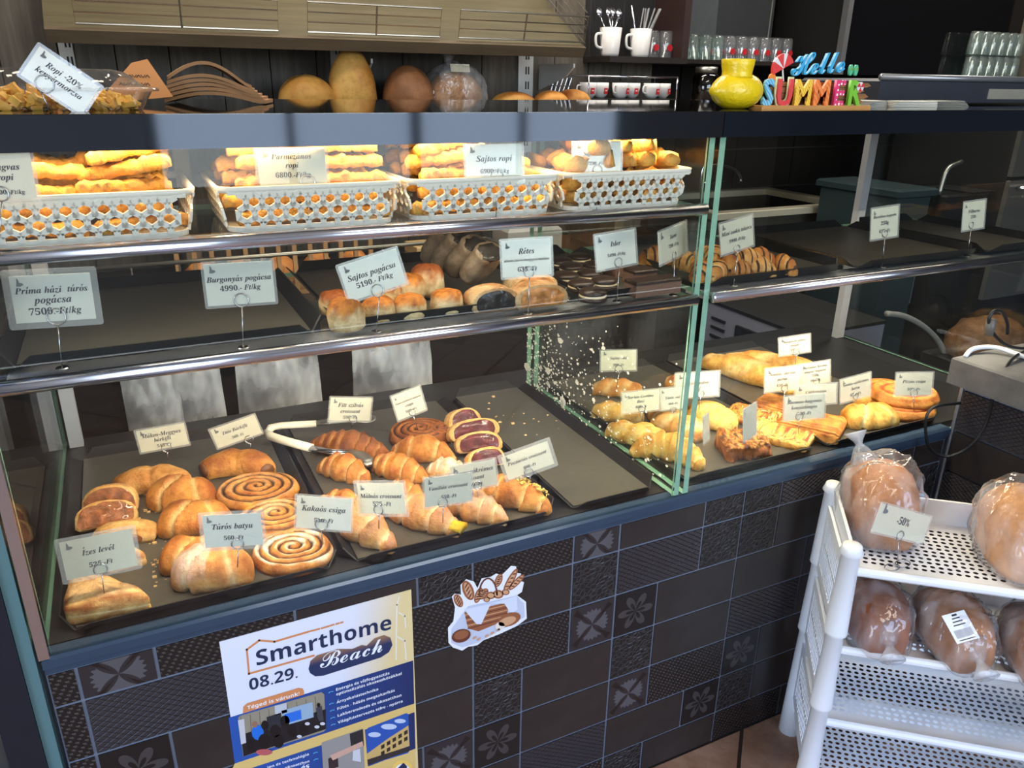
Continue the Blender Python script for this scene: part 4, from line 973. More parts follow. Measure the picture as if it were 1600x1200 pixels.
tag(mb.build('crumbs', mat('golden_crumbs', S(252, 182, 70), .6, 0, .3, 120), t), kind='stuff')
M_kraft = mat('kraft_paper', S(158, 116, 76), .75, 0, .12, 20, .15, 30); g = 'kraft paper bags on the case top'
for i, lab in enumerate(['bottom kraft paper bag of the small pile on the case top', 'second kraft paper bag of the pile', 'third kraft paper bag of the pile', 'fourth kraft paper bag of the pile', 'fifth kraft paper bag of the pile', 'top kraft paper bag of the pile, bulging upwards']):
    mb = MB(); n_ = 14
    for k in range(n_+1):
        u = k/n_; z = .0010+.0066*i*(1-.35*u)+.012*math.sin(PI*min(1, u*1.1))*(1+.06*i)+(.012*math.sin(PI*u) if i == 5 else 0)
        for dz in (0, .0050): mb.v += [(-.075+.15*u-.006*i*u, -.045-.004*math.sin(u*5+i), z+dz), (-.075+.15*u-.006*i*u, .045+.004*math.sin(i*2), z+dz)]
    for k in range(n_):
        a = 4*k; mb.f += [(a, a+1, a+5, a+4), (a+2, a+6, a+7, a+3), (a, a+4, a+6, a+2), (a+1, a+3, a+7, a+5)]
    mb.f += [(0, 2, 3, 1), (4*n_, 4*n_+1, 4*n_+3, 4*n_+2)]
    tag(mb.build('paper_bag', M_kraft, None, False, (.165, .37, ZC+.0005), -.30+.05*i), lab, 'paper bag', g)
t = thing('kraft_card', 'pointed brown kraft card leaning on the paper bags behind the plastic tub', 'card', (.045, .30, ZC))
MB().prism([(-.062, .0), (.045, .012), (.012, .068), (-.01, .062)], 0, .0012, Matrix.Rotation(-.25, 4, 'Z') @ Matrix.Rotation(1.15, 4, 'X')).build('card_sheet', mat('orange_kraft', S(206, 140, 82), .7, 0, .08), t)
mb = MB()
for j, yy in enumerate((.030, .042)):
    for k in range(7): mb.tube([Matrix.Rotation(-.25, 4, 'Z') @ Matrix.Rotation(1.15, 4, 'X') @ Vector((-.028+.006*k+.003*q, yy-.002+.004*((q+k) % 2), .0017)) for q in range(3)], .0006, 4)
mb.build('handwriting', M_ink, t)

# grey equipment and papers on the right top
t = thing('counter_machine', 'long dark grey counter-top appliance with a pale rounded front edge behind the papers', 'appliance', (1.95, .42, ZC+.0005))
MB().box(-.38, .42, -.12, .12, .004, .055, ch=.006).build('housing', mat('anthracite_plastic', S(52, 56, 66), .4, 0, .1), t)
MB().tube([(-.38, -.118, .058), (.42, -.118, .058)], .007, 10).build('edge_bar', mat('silver_edge', S(150, 152, 158), .3, .6), t, True)
MB().box(.0, .40, -.1215, -.12, .012, .036).build('front_strip', mat('beige_grey_strip', S(150, 146, 134), .5), t)
for i, (x, y, wd, a, c, lab) in enumerate([(1.42, .20, .06, .2, S(196, 194, 186), 'stack of pale paper slips on the right case top'), (1.50, .17, .05, -.3, S(214, 212, 200), 'white folded slip at the right edge of the case top'), (1.62, .19, .07, .1, S(150, 150, 140), 'grey envelope lying on the right case top')]):
    mb = MB()
    for k in range(4): mb.box(-wd, wd, -.035, .035, .0005+.003*k, .0027+.003*k, Matrix.Rotation(.06*k, 4, 'Z'))
    tag(mb.build('paper_stack', mat('paper_%d' % i, c, .7, 0, .04), None, False, (x, y, ZC), a), lab, 'paper')

# ================================================================== BACK OF THE SHOP
n = NT('olive_oak'); f = n.noise(6, 5, n.map(n.obj(), (.7, 6, 6)), .6); n.base(n.ramp(f, [(.3, S(72, 66, 47)), (.7, S(94, 86, 63))])); n.set(rough=.5); M_oak = n.m
n = NT('dark_oak_edge'); f = n.noise(6, 5, n.map(n.obj(), (.7, 6, 6)), .6); n.base(n.ramp(f, [(.3, S(84, 72, 56)), (.7, S(106, 92, 72))])); n.set(rough=.5); M_oak2 = n.m
rack = thing('bread_shelf', 'sloping olive-wood wall shelf with wire guards along its front lip', 'shelf', (.62, 1.36, 1.508))
sl = math.radians(30); T = Matrix.Rotation(sl, 4, 'X')
MB().box(-.73, .80, 0, .42, 0, .018, T).build('board', M_oak, rack)
MB().box(-.73, .80, -.012, .004, -.012, .022, T).build('front_lip', M_oak2, rack)
for x0, x1 in ((-.66, -.17), (-.09, .30), (.36, .80)):
    g_ = obj('wire_guard', None, rack); r_ = .0022
    fr = [(x0, .03), (x1, .03), (x1, .105), (x0, .105)]
    M_gw = mat('dark_guard_wire', S(160, 150, 136), .25, .9, .05)
    MB().tube([T @ Vector((x, .008+ (z-.03)*.25, z)) for x, z in fr], r_*1.3, 6, True).build('frame', M_gw, g_)
    for z in (.055, .08): MB().tube([T @ Vector((x0, .008+(z-.03)*.25, z)), T @ Vector((x1, .008+(z-.03)*.25, z))], r_, 5).build('wire', M_gw, g_)
    xm = (x0+x1)/2; MB().tube([T @ Vector((xm, .006, .03)), T @ Vector((xm, .026, .105))], r_*1.3, 5).build('wire', M_gw, g_)
g_ = obj('wire_guard', None, rack)
for k in range(5): MB().tube([T @ Vector((.80, .0+.01*k, .03+.02*k)), T @ Vector((.80, .42, .03+.02*k))], .0016, 5).build('wire', M_gw, g_)
M_rail = mat('white_rail', S(206, 206, 204), .5, 0, .04)
for i, (px_, lab) in enumerate([(107, 'leftmost slotted white shelf rail on the plank wall'), (526, 'slotted white shelf rail behind the tall loaf'), (822, 'rightmost slotted white shelf rail, broad, beside the bagged bread')]):
    p = aty(px_, 100, 1.70); t = thing('slotted_rail', lab, 'rail', (p.x, 1.707, .9), 0, 'slotted shelf rails'); wd = .018 if i < 2 else .030
    MB().box(-wd, wd, -.006, 0, 0, 1.7).build('strip', M_rail, t)
    mb = MB()
    for k in range(34):
        for dx in (-.005, .005): mb.box(dx-.0025+.006, dx+.0025+.006, -.0068, -.006, .04+.05*k, .066+.05*k)
    mb.build('slots', M_dark, t)
for i, (px_, lab) in enumerate([(585, 'white shelf bracket tip under the sloping shelf, left one'), (905, 'white shelf bracket tip under the right end of the sloping shelf')]):
    p = aty(px_, 84, 1.42); MBb = MB().prism([(-.22, .0), (.03, .0), (.03, -.012), (-.02, -.04), (-.22, -.09)], -.003, .003, Matrix.Rotation(PI/2, 4, 'Z') @ Matrix.Rotation(PI/2, 4, 'X'))
    tag(MBb.build('shelf_bracket', M_rail, None, False, (p.x, p.y+.06, 1.475), PI), lab, 'bracket', 'shelf brackets')
# bread shelf below
bs = thing('back_counter', 'dark back counter with a raised shelf carrying the loaves', 'counter', (.2, 1.2, 0))
MB().box(-1.6, 2.0, .12, .48, 1.325, 1.345).build('raised_shelf', M_oak2, bs)
MB().box(-1.6, 1.44, -.1, .5, .80, .84).build('worktop', mat('dark_worktop', S(54, 48, 44), .4, 0, .15), bs)
MB().box(-1.6, 1.44, -.06, .5, 0, .80).build('cabinet', mat('dark_cabinet', S(32, 28, 27), .5, 0, .15), bs)
for i in range(3): MB().box(-1.5+1.44*i, -1.46+1.44*i, .15, .48, .84, 1.315).build('upright', M_oak2, bs)
LB = (S(228, 182, 100), S(192, 124, 54), S(244, 214, 150)); LD = (S(180, 128, 88), S(130, 86, 56), S(210, 174, 130))
def loaf(label, cx, L, W, H, seed, pal, rz, group='round loaves on the back shelf', z=1.3455, y=1.45, split=True):
    def mul(t, a): return 1-(.24*math.exp(-(((math.cos(a)+.35*math.sin(t*5+seed))/.13)**2)) if split and math.sin(a) > 0 else 0)
    def env(t): return .05+.95*max(0, 1-(2*t-1)**2)**.5
    mb = loft('l', 30, 26, straight(L), lambda t: W/2*env(t), lambda t: H/1.6*env(t), 2.2, .6, mul, lambda t, a, nz: lerp(lerp(pal[0], pal[1], .3+nz+.2*math.sin(a)), pal[2], max(0, .5-abs(math.cos(a)*3))), .08, 14, seed)
    return tag(mb.build('bread_loaf', M_bread, None, True, (cx, y, z), rz), label, 'bread', group)
loaf('flat golden loaf at the left of the back shelf', .535, .17, .15, .085, 1, LB, -.2)
loaf('tall golden loaf standing in the middle of the back shelf', .672, .150, .13, .160, 2, LB, -.3)
loaf('dark brown rye loaf right of the tall golden one', .85, .165, .15, .115, 3, LD, -.35)
loaf('low pale loaf at the right of the bagged one', 1.20, .15, .12, .040, 5, LB, 0, y=1.42, split=False)
loaf('low orange bun at the right end of the back shelf', 1.33, .12, .11, .045, 6, GOLD, 0, y=1.40, split=False)
loaf('second low orange bun at the right end of the back shelf', 1.43, .13, .11, .050, 7, GOLD, 0, y=1.43, split=False)
t = thing('bagged_loaf', 'pale sliced loaf in a tied clear bag with a card on the back shelf', 'bread', (1.005, 1.45, 1.3455))
loft('l', 20, 20, straight(.17), lambda t_: .07*(.4+.6*math.sin(PI*t_)**.5), lambda t_: .062*(.4+.6*math.sin(PI*t_)**.5), 2.4, .6, None, lambda t_, a, nz: lerp(S(214, 170, 126), S(182, 130, 88), .5+nz), .1, 20, 3).build('loaf', M_bake, t, True)
def bag_mesh(L, W, H, seed, tie=None, amp=.16):
    mb = loft('b', 40, 36, straight(L), lambda t_: W/2*(.35+.65*math.sin(PI*min(1, max(0, t_)))**.45), lambda t_: H/1.6*(.35+.65*math.sin(PI*t_)**.45), 2.5, .6, lambda t_, a: 1+.045*abs(math.sin(3.2*a+9*t_+seed))+.03*abs(math.sin(5*a-14*t_+2*seed)), None, amp, 34, seed); mb.c = []
    return mb
bag_mesh(.20, .16, .125, 4).build('clear_bag', M_bag, t, True)
MB().lathe([(.004, 0), (.006, .006), (.020, .030), (.026, .038)], 10, (-.02, .0, .112)).build('bag_neck', M_bag, t, True)
MB().box(-.032, .032, -.0005, .0005, -.012, .012, Matrix.Translation((.0, -.05, .108)) @ Matrix.Rotation(-.3, 4, 'X')).build('price_card', M_paper, t)
# cup tray on the back shelf
p0, p1 = aty(905, 152, 1.5), aty(1043, 125, 1.5)
t = thing('cup_tray', 'chrome-edged tray rack of white coffee cups on the back counter', 'rack', ((p0.x+p1.x)/2, 1.5, 1.352)); wd = (p1.x-p0.x)/2
MB().box(-wd, wd, -.06, .08, 0, .012).build('tray_base', M_dark, t)
for s in (-1, 1): MB().tube([(s*wd, -.06, .01), (s*wd, -.06, .085), (s*wd, .08, .085), (s*wd, .08, .01)], .003, 6).build('side_frame', M_chrome, t, True)
MB().tube([(-wd, -.06, .085), (wd, -.06, .085)], .003, 6).build('top_wire', M_chrome, t, True)
M_cup = mat('white_porcelain', S(226, 224, 222), .2, 0, .02); M_red = mat('red_print', S(190, 30, 40), .5, 0, .05)
g = 'white coffee cups with red squares'
root = thing('coffee_cup', '', 'cup', group=g)
MB().lathe([(.016, 0), (.026, .012), (.031, .036), (.031, .052), (.029, .052), (.028, .034), (.022, .012), (0, .008)], 20).build('bowl', M_cup, root, True)
MB().tube(arc([(-.030, 0, .042), (-.044, 0, .040), (-.044, 0, .022), (-.028, 0, .016)]), .003, 6).build('handle', M_cup, root, True)
o = MB().box(-.007, .007, -.0325, -.0295, .014, .034).build('red_square', M_red, root); MB().box(-.004, .004, -.0329, -.0325, .024, .027).build('white_mark', M_cup, o)
for i in range(6):
    lab = 'white coffee cup with red square, %s from the left in the tray' % ['first', 'second', 'third', 'fourth', 'fifth', 'sixth'][i]; l0 = (p0.x+.035+i*.068, 1.5+.03*(i % 2), 1.3645)
    if i == 0: root.location = l0; root['label'] = lab
    else: clone(root, l0, .2*(i % 3), lab)
# wire basket left of the cups
t = thing('wire_basket', 'small slanted wire basket beside the broad white rail', 'basket', (1.49, 1.56, 1.3455))
for k in range(5): MB().tube([(-.05+.0*k, -.05+.03*k, .0), (-.02, -.05+.03*k, .085)], .0018, 5).build('wire', M_wire, t)
for k in range(4): MB().tube([(-.05+.010*k, -.06, .028*k+.002), (-.05+.010*k, .08, .028*k+.002)], .0018, 5).build('wire', M_wire, t)
MB().box(-.05, .05, -.06, .08, 0, .003).build('base', M_dark, t)

# wall shelves with glassware, right of the wood rack
M_shelf = mat('dark_shelf', S(40, 34, 31), .4, 0, .15)
zs = 1.505; ws = thing('wall_shelf', 'dark wall shelf holding mugs of straws and tumblers', 'shelf', (1.80, 1.62, zs))
MB().box(-.17, .17, -.10, .09, -.02, 0).build('board', M_shelf, ws); MB().box(.14, .17, -.10, .09, 0, .9).build('upright', mat('red_brown_upright', S(48, 30, 26), .5), ws)
MB().box(-.17, .14, .088, .0965, 0, .9).build('back_panel', mat('smoked_panel', S(58, 57, 58), .35), ws)
ws2 = thing('glass_shelf', 'long shelf lined with upside-down tumblers under a hanging cord', 'shelf', (2.34, 1.75, zs))
MB().box(-.33, .34, -.12, .12, -.015, 0).build('board', M_shelf, ws2); MB().box(-.33, .34, .112, .125, 0, .9).build('back_panel', mat('smoked_panel_dark', S(64, 64, 67), .3), ws2)
MB().box(-.33, -.15, .09, .111, .02, .9).build('black_panel', M_dark, ws2); MB().box(-.14, .02, .1, .111, .10, .9).build('grey_pane', mat('grey_pane', S(88, 92, 94), .2), ws2)
MB().tube([(.20, -.02, .0), (.215, -.02, .9)], .003, 6).build('cord', M_steel, ws2)
M_tg = glassy('tumbler_glass', (.90, .96, .94), 2.2, 1.5, .07, (.8, .9, .86)); M_tb = glassy('clear_tumbler', (.93, .94, .95), 2.2, 1.5, .06, (.9, .9, .92))
def tumbler(m, red):
    t = thing('tumbler', '', 'glass')
    MB().lathe([(.030, 0), (.031, .002), (.026, .085), (.022, .094), (0, .095), (0, .088), (.023, .084), (.028, .002), (.030, 0)], 16).build('glass_body', m, t, True)
    if red: MB().lathe([(.0, 0), (.012, 0), (.012, .001), (0, .001)], 14, M=Matrix.Translation((0, -.031, .035)) @ Matrix.Rotation(PI/2, 4, 'X')).build('red_emblem', M_red, t)
    return t
T1, T2 = tumbler(M_tg, 0), tumbler(M_tb, 1)
ords = ['first', 'second', 'third', 'fourth', 'fifth', 'sixth', 'seventh', 'eighth', 'ninth', 'tenth']
for i in range(10):
    x = 2.06+.062*i; src = T1 if i < 4 else T2; l0 = (x, 1.70, zs)
    lab = ('green tinted upside-down tumbler, %s from the left on the long shelf' if i < 4 else 'clear tumbler with red emblem, %s from the left on the long shelf') % ords[i]
    if i in (0, 4): src.location = l0; src['label'] = lab; src['group'] = 'tumblers on the long shelf'
    else: clone(src, l0, 0, lab, 'tumblers on the long shelf')
for i in range(9):
    clone(T2 if i > 2 else T1, (2.09+.062*i, 1.79, zs), 0, 'tumbler in the back row of the long shelf, %s from the left' % ords[i], 'tumblers in the back row')
for i in range(2): clone(T2, (1.86+.062*i, 1.60, zs), 0, 'clear tumbler right of the straw mug, %s' % ('nearer one' if i == 0 else 'farther one'), 'tumblers by the straw mug')
def mug(label, x, kind):
    t = thing('mug', label, 'mug', (x, 1.58, zs), 0, 'white mugs on the wall shelf')
    MB().lathe([(.030, 0), (.033, .01), (.040, .095), (.037, .096), (.030, .01), (0, .008)], 20).build('mug_body', M_cup, t, True)
    MB().tube(arc([(-.034, 0, .075), (-.060, 0, .070), (-.058, 0, .035), (-.034, 0, .026)]), .005, 7).build('handle', M_cup, t, True)
    return t
mug('white mug holding clear straws on the wall shelf', 1.795, 0); mug('white mug holding teaspoons left of the straw mug', 1.665, 1)
r = random.Random(4)
for i in range(9):
    tag(MB().tube([(0, 0, 0), (r.uniform(.0, .085), r.uniform(-.01, .01), .135)], .003, 6).build('drinking_straw', glassy('straw_plastic', (.85, .85, .85), 1.5, 1.5, .18), None, False, (1.795+r.uniform(-.014, .014), 1.58+r.uniform(-.012, .012), zs+.03)), 'clear drinking straw in the white mug', 'straw', 'straws in the white mug')
tag(MB().tube([(0, 0, 0), (-.042, 0, .15)], .0035, 7).build('steel_straw', M_chrome, None, True, (1.785, 1.575, zs+.02)), 'shiny steel straw leaning left out of the white mug', 'straw')
for i in range(6):
    a = r.uniform(-.06, .04); mb = MB().tube([(0, 0, 0), (a, 0, .10)], .0025, 6); mb.lathe([(0, -.002), (.010, 0), (.011, .003), (0, .001)], 10, M=Matrix.Translation((a*1.1, 0, .112)) @ Matrix.Rotation(1.2, 4, 'X') @ Matrix.Diagonal((1, 1.7, 1, 1)))
    tag(mb.build('teaspoon', M_chrome, None, True, (1.665+r.uniform(-.015, .015), 1.58+r.uniform(-.015, .015), zs+.03)), 'steel teaspoon standing in the left white mug', 'spoon', 'teaspoons in the left mug')
# storage jar of coffee below
p = aty(1100, 150, 1.55); t = thing('glass_jar', 'dark glass storage jar behind the lemon vase', 'jar', (p.x, 1.55, 1.352))
MB().lathe([(.045, 0), (.05, .01), (.05, .09), (.04, .105), (0, .106)], 20).build('jar_body', glassy('smoked_jar', (.25, .2, .17), 2.0), t, True)
MB().lathe([(.042, 0), (.042, .02), (0, .022)], 20, (0, 0, .105)).build('lid', M_steel, t, True)
# tall dark glass-door cooler at upper right
t = thing('drinks_cooler', 'tall black glass-door cooler with stacked glasses at the upper right', 'cooler', (3.28, 1.40, 0))
n = NT('black_glass_door'); n.base(S(12, 11, 14)); n.set(rough=.06)
MB().box(-.56, .55, .10, .60, 1.46, 2.5).build('cabinet', M_dark, t); MB().box(-.56, .545, .085, .095, 1.46, 2.45).build('door_pane', n.m, t)
MB().box(-.58, -.555, .07, .10, 1.46, 2.5).build('door_frame', mat('grey_frame', S(110, 110, 112), .4, .3), t)
MB().box(.552, .9, .02, .60, 1.44, 2.5).build('side_panel', mat('warm_grey_panel', S(108, 100, 88), .6), t)
MB().box(-.10, .54, -.02, .069, 1.44, 1.455).build('ledge', M_shelf, t)
for rw in range(2):
    for i in range(6): clone(T1, (3.44+.058*i, 1.425, 1.4555+.0955*rw), 0, 'clear glass in the %s row of the stack by the cooler, %s from the left' % ('lower' if rw == 0 else 'upper', ords[i]), 'glasses stacked by the cooler')

# sink, tap, teal block for a reflection, steel drawers seen through the right case
t = thing('steel_sink', 'stainless steel sink unit with raised rim seen through the right case', 'sink', (2.72, 1.95, .90))
M_rim = mat('sink_rim_steel', S(190, 182, 160), .5, .4, .06)
for a in ((-.45, .42, -.33, -.27), (-.45, .42, .24, .30), (-.45, -.39, -.27, .24), (.36, .42, -.27, .24)): MB().box(*a, -.03, .0, ch=.004).build('rim', M_rim, t)
MB().box(-.39, .36, -.27, .24, -.16, -.15).box(-.39, .36, -.272, -.262, -.15, -.03).box(-.39, .36, .23, .242, -.15, -.03).build('basin', mat('basin_steel', S(92, 86, 76), .35, .6), t)
MB().box(-.45, .42, -.33, .30, -.9, -.165).build('cabinet', M_shelf, t)
q = [aty(x_, y_, 2.19)-Vector((2.72, 1.95, .90)) for x_, y_ in ((1096, 330), (1096, 270), (1106, 258), (1132, 258), (1150, 265), (1157, 276), (1157, 284))]
MB().tube(arc(q, 5), .010, 10).build('tap_spout', M_chrome, t, True)
MB().tube([q[1]+Vector((0, 0, -.05)), aty(1130, 282, 2.19)-Vector((2.72, 1.95, .90))], .008, 8).build('tap_lever', M_chrome, t, True)
for i, dx in enumerate((.22, .27)): tag(MB().lathe([(0, 0), (.02, .002), (.02, .01), (0, .014)], 10).build('sink_plug', M_chrome, None, True, (2.42+dx, 1.80, .7505)), 'small shiny plug lying in the sink, %s' % ('left' if i == 0 else 'right'), 'plug')
t = thing('teal_reflection', 'dim teal block standing in for a faint reflection behind the white case post', 'crate', (2.92, 1.38, .0))  # solid block added to give a dim teal reflection
MB().box(-.10, .10, -.2, .2, 0, 1.0, ch=.01).build('reflection_body', mat('dull_teal', S(36, 52, 55), .5, 0, .15), t); MB().box(-.115, .115, -.22, .22, 1.0, 1.03, ch=.008).build('top_rim', MT['dull_teal'], t)
t = thing('steel_cabinet', 'dark stainless drawer unit at the far right of the right case', 'drawers', (3.72, 1.05, 0))
M_ds = mat('dark_stainless', S(120, 116, 110), .36, .6, .08)
MB().box(-.40, .5, .02, .6, 0, 1.42).build('carcass', M_dark, t)
for z0, z1 in ((.55, .80), (.81, 1.06), (1.075, 1.36)):
    d = MB().box(-.40, .5, 0, .02, z0, z1, ch=.004).build('drawer', M_ds, t); MB().tube([(-.36, -.02, z1-.03), (.4, -.02, z1-.03)], .008, 8).build('handle', M_chrome, d, True)
t = thing('espresso_tray', 'black drip grille with a chrome lever seen through the right case', 'appliance', (3.175, 1.22, .96))
MB().box(-.12, .15, -.09, .12, -.96, .04, ch=.006).build('housing', M_dark, t)
for k in range(8): MB().tube([(.0+.022*k, -.12, .05), (.0+.022*k, .1, .05)], .004, 6).build('grille_bar', M_black, t)
MB().tube(arc([(-.12, -.05, .04), (-.10, -.05, .14), (-.02, -.05, .17)]), .010, 8).build('lever', M_steel, t, True)
# under the back counter, seen through the lower right case
zo = .62; pa_, pb_ = atz(1252, 527, zo), atz(1100, 468, zo); xo = (pa_.x+pb_.x)/2
t = thing('grey_oven', 'grey bench oven with a dark window standing low behind the right case', 'oven', (xo, (pa_.y+pb_.y)/2, 0)); hw_ = abs(pb_.y-pa_.y)/2
MB().box(-.004, .404, -hw_-.004, hw_, zo, zo+.012).build('oven_top', M_dark, t); MB().box(0, .40, -hw_, hw_, 0, zo).build('oven_body', mat('blue_grey_steel', S(134, 136, 154), .45, .2), t)
MB().box(-.012, 0, -hw_+.03, hw_*.2, .37, .575).build('door_frame', M_dark, t); MB().box(-.016, -.012, -hw_+.07, hw_*.1, .40, .54).build('door_window', mat('oven_glass', S(70, 70, 80), .15), t)
for k in range(5): MB().box(-.006, 0, hw_*.45, hw_*.75, .42+.035*k, .43+.035*k).build('vent_slot', M_dark, t)
t = thing('olive_crate', 'small olive-green slatted crate standing behind the baguette card', 'crate', (2.50, 1.12, .36))
MB().box(-.09, .09, -.06, .06, 0, .01).build('crate_base', mat('olive_plastic', S(78, 86, 52), .6), t)
for k in range(6): MB().box(-.09+.033*k-.008, -.09+.033*k+.008, -.062, -.056, .01, .10).build('slat', MT['olive_plastic'], t)
MB().box(-.1, .1, -.064, .06, .10, .112).build('top_rim', MT['olive_plastic'], t); MB().box(-.08, .08, -.05, .05, -.36, -.001).build('stand', M_dark, t)
pts = [aty(x, y, 1.0) for x, y in ((1385, 490), (1412, 494), (1440, 508), (1462, 528), (1474, 550), (1473, 570), (1462, 582))]
tag(MB().tube(arc(pts, 5), .012, 8).build('white_hose', mat('dull_white_hose', S(150, 148, 140), .5), None, True), 'pale curved hose hanging in the dark behind the right case', 'hose')
mb = loft('b', 22, 20, straight(.34), lambda t_: .10*(.4+.6*math.sin(PI*t_)**.5), lambda t_: .10*(.4+.6*math.sin(PI*t_)**.5), 2.4, .6, None, lambda t_, a, nz: lerp(S(150, 108, 72), S(96, 66, 44), .5+nz), .35, 22, 8)
tag(mb.build('paper_sack', M_bake, None, True, (3.22, .93, .36), -.2), 'crumpled brown paper sack in the dark behind the right case', 'sack')
tag(MB().box(-.2, .3, -.16, .10, 0, .358, ch=.005).build('low_cabinet', M_dark, None, False, (3.2, .96, 0)), 'low black cabinet under the brown paper sack', 'cabinet')
p = aty(1450, 450, 1.2); t = thing('framed_notice', 'small framed black-and-white notice in the dark behind the right case', 'notice', (p.x, 1.2, p.z))
MB().box(-.11, .11, 0, .01, -.06, .06).build('frame', mat('grey_frame', S(110, 110, 112)), t); MB().box(-.09, .09, -.002, 0, -.045, .045).build('print', mat('notice_print', S(60, 60, 64), .4), t)
mb = MB(); 
for k in range(8): mb.box(-.08+.021*k, -.068+.021*k, -.003, -.002, -.03+.006*(k % 3), .035)
mb.build('lettering', mat('notice_white', S(140, 140, 140), .5), t); MB().box(-.02, .02, .01, .03, -p.z+.002, 0).build('stand', M_dark, t)
# under/behind the left case: crates, sacks, hanging bags
t = thing('wooden_crate_rack', 'pale wooden slatted bread rack behind the middle shelf', 'rack', (.40, 1.28, .841))
M_slat = mat('honey_slat', S(176, 132, 84), .5, 0, .15, 20)
for k in range(13): MB().box(-.30+.044*k, -.288+.044*k, -.08, -.068, 0, .17).build('slat', M_slat, t)
for k in range(5):
    q = loft('b', 12, 12, straight(.10), lambda t_: .045*(.5+.5*math.sin(PI*t_)), lambda t_: .05*(.5+.5*math.sin(PI*t_)), 2.2, .6, None, lambda t_, a, nz: lerp(GOLD[0], GOLD[1], .6+nz), .1, 30, k)
    tag(q.build('bread_roll', M_bake, None, True, (.17+.11*k, 1.31, .8545), 1.57), 'brown roll lying in the wooden bread rack, %s from the left' % ords[k], 'bread', 'rolls in the wooden rack')
MB().box(-.31, .26, -.085, .12, 0, .012).build('rack_base', M_slat, t); MB().box(-.31, .26, -.085, -.062, .165, .185).build('top_rail', M_slat, t)
t = thing('stacked_boards', 'stack of pale cutting boards with a dark blade on top behind the middle shelf', 'boards', (.93, 1.3, .841))
for k in range(3): MB().box(-.14, .12, -.06, .06, .033*k+.001, .033*k+.030, ch=.002).build('board', mat('pale_board', S(190, 158, 108), .5, 0, .12, 20), t)
MB().box(-.03, .12, -.05, -.03, .101, .106).build('blade', mat('violet_dark', S(50, 44, 60), .3), t)
tag(MB().box(-.10, .10, -.06, .06, 0, .13, ch=.01).build('white_container', mat('dull_white', S(150, 148, 142), .5), None, False, (1.20, 1.30, .841)), 'dull white container right of the cutting boards', 'container')
for i, (q0, q1, lab) in enumerate([((362, 560), (508, 640), 'large crinkled see-through bag hanging behind the left case'), ((547, 545), (680, 630), 'smooth milky bag hanging right of the crinkled one'), ((262, 570), (352, 625), 'small crumpled bag hanging left of the crinkled one'), ((192, 622), (290, 668), 'grey see-through lid standing behind the left case')]):
    a, b = aty(*q0, .85), aty(*q1, .85); wd = (b.x-a.x)/2; mb = MB(); n_ = 18; z0, z1 = b.z-.05, a.z+.04
    for s in (-1, 1):
        for j in range(n_+1):
            for k in range(n_+1):
                u, v = k/n_*2-1, j/n_; th = .018*(1-u*u)*math.sin(PI*min(1, v+.1))+.001
                mb.v.append((wd*u*(1-.08*v*(i < 3)), s*th+.012*N3(u*3+i*5, v*4, s), z0+(z1-z0)*v))
    m = n_+1; off = m*m
    for s in (0, 1):
        for j in range(n_):
            for k in range(n_):
                f_ = (s*off+j*m+k, s*off+j*m+k+1, s*off+(j+1)*m+k+1, s*off+(j+1)*m+k); mb.f.append(f_ if s == 0 else f_[::-1])
    o = tag(mb.build('plastic_bag', M_milky, None, True, ((a.x+b.x)/2, .86, 0)), lab, 'bag', 'see-through bags behind the left case')
    MB().tube([(0, .002, z1-.006), (0, .03, z1+.01), (0, .045, 1.02)], .002, 5).build('hook', M_wire, o)
br = MB().tube([(-.163, .905, 1.02), (.872, .905, 1.02)], .005, 6)
for x in (-.163, .872): br.tube([(x, .715 if x < 0 else .638, 1.02), (x, .905, 1.02)], .005, 6)
br.build('bag_rod', M_steel, case, True)
# adjacent cabinet at the far left
t = thing('side_cabinet', 'dark post with a teal glass edge and a white panel standing in for the lit opening left of the display case', 'cabinet', (-.62, .06, 0))
MB().box(.365, .407, -.064, -.02, 0, 1.335).build('post', mat('blue_black_panel', S(24, 29, 40), .3), t)
n = NT('teal_glass'); n.base(S(84, 116, 120)); n.set(rough=.15); MB().box(.4075, .424, -.060, -.02, .2, 1.335).build('glass_edge', n.m, t)
MB().box(-.3, .30, -.02, .4, .0, .74).build('lit_opening_panel', M_white, t); MB().box(-.3, .36, -.03, .5, .74, 1.335).build('dark_panel', M_dark, t)  # white panel put in for the bright lit opening beyond the post
# ================================================================== POSTER AND STICKER ON THE TILES
YP = .0040
def flat(name, pts, layer, m, parent, hole=None):
    P = [aty(x, y, YP) for x, y in pts]; y = YP-.00018*layer
    mb = MB(); mb.v = [(p.x-parent.location.x, y-parent.location.y, p.z-parent.location.z) for p in P]; mb.f = [tuple(range(len(P)))]
    me = mb.mesh(name, m)
    if me.polygons[0].normal.y > 0: me.flip_normals()
    return obj(name, me, parent)
def ink(text, style, A, B, layer, m, parent, vk=1.0, name='lettering'):
    a, b = aty(*A, YP), aty(*B, YP); V, Fc, wd = line(text, style); s = (b-a).length/wd; ex = (b-a).normalized(); ez = Vector((-ex.z, 0, ex.x)); y = YP-.00018*layer
    mb = MB(); mb.v = [tuple(a+ex*(x*s)+ez*(z*s*vk)-parent.location+Vector((0, y-YP, 0))) for x, z in V]; mb.f = Fc
    return obj(name, mb.mesh(name, m), parent)
pp = lambda L: [(320+x/4, 900+y/4) for x, y in L]
poster = thing('event_poster', 'blue and gold Smarthome Beach event poster taped on the tiled counter front', 'poster', (.032, YP, .22))
n = NT('poster_paper'); sp = n.n('SeparateXYZ'); n.l(n.obj(), sp.inputs[0])
g_ = n.math('ADD', n.math('MULTIPLY', sp.outputs['X'], 5.2), n.math('MULTIPLY', sp.outputs['Z'], -1.2))
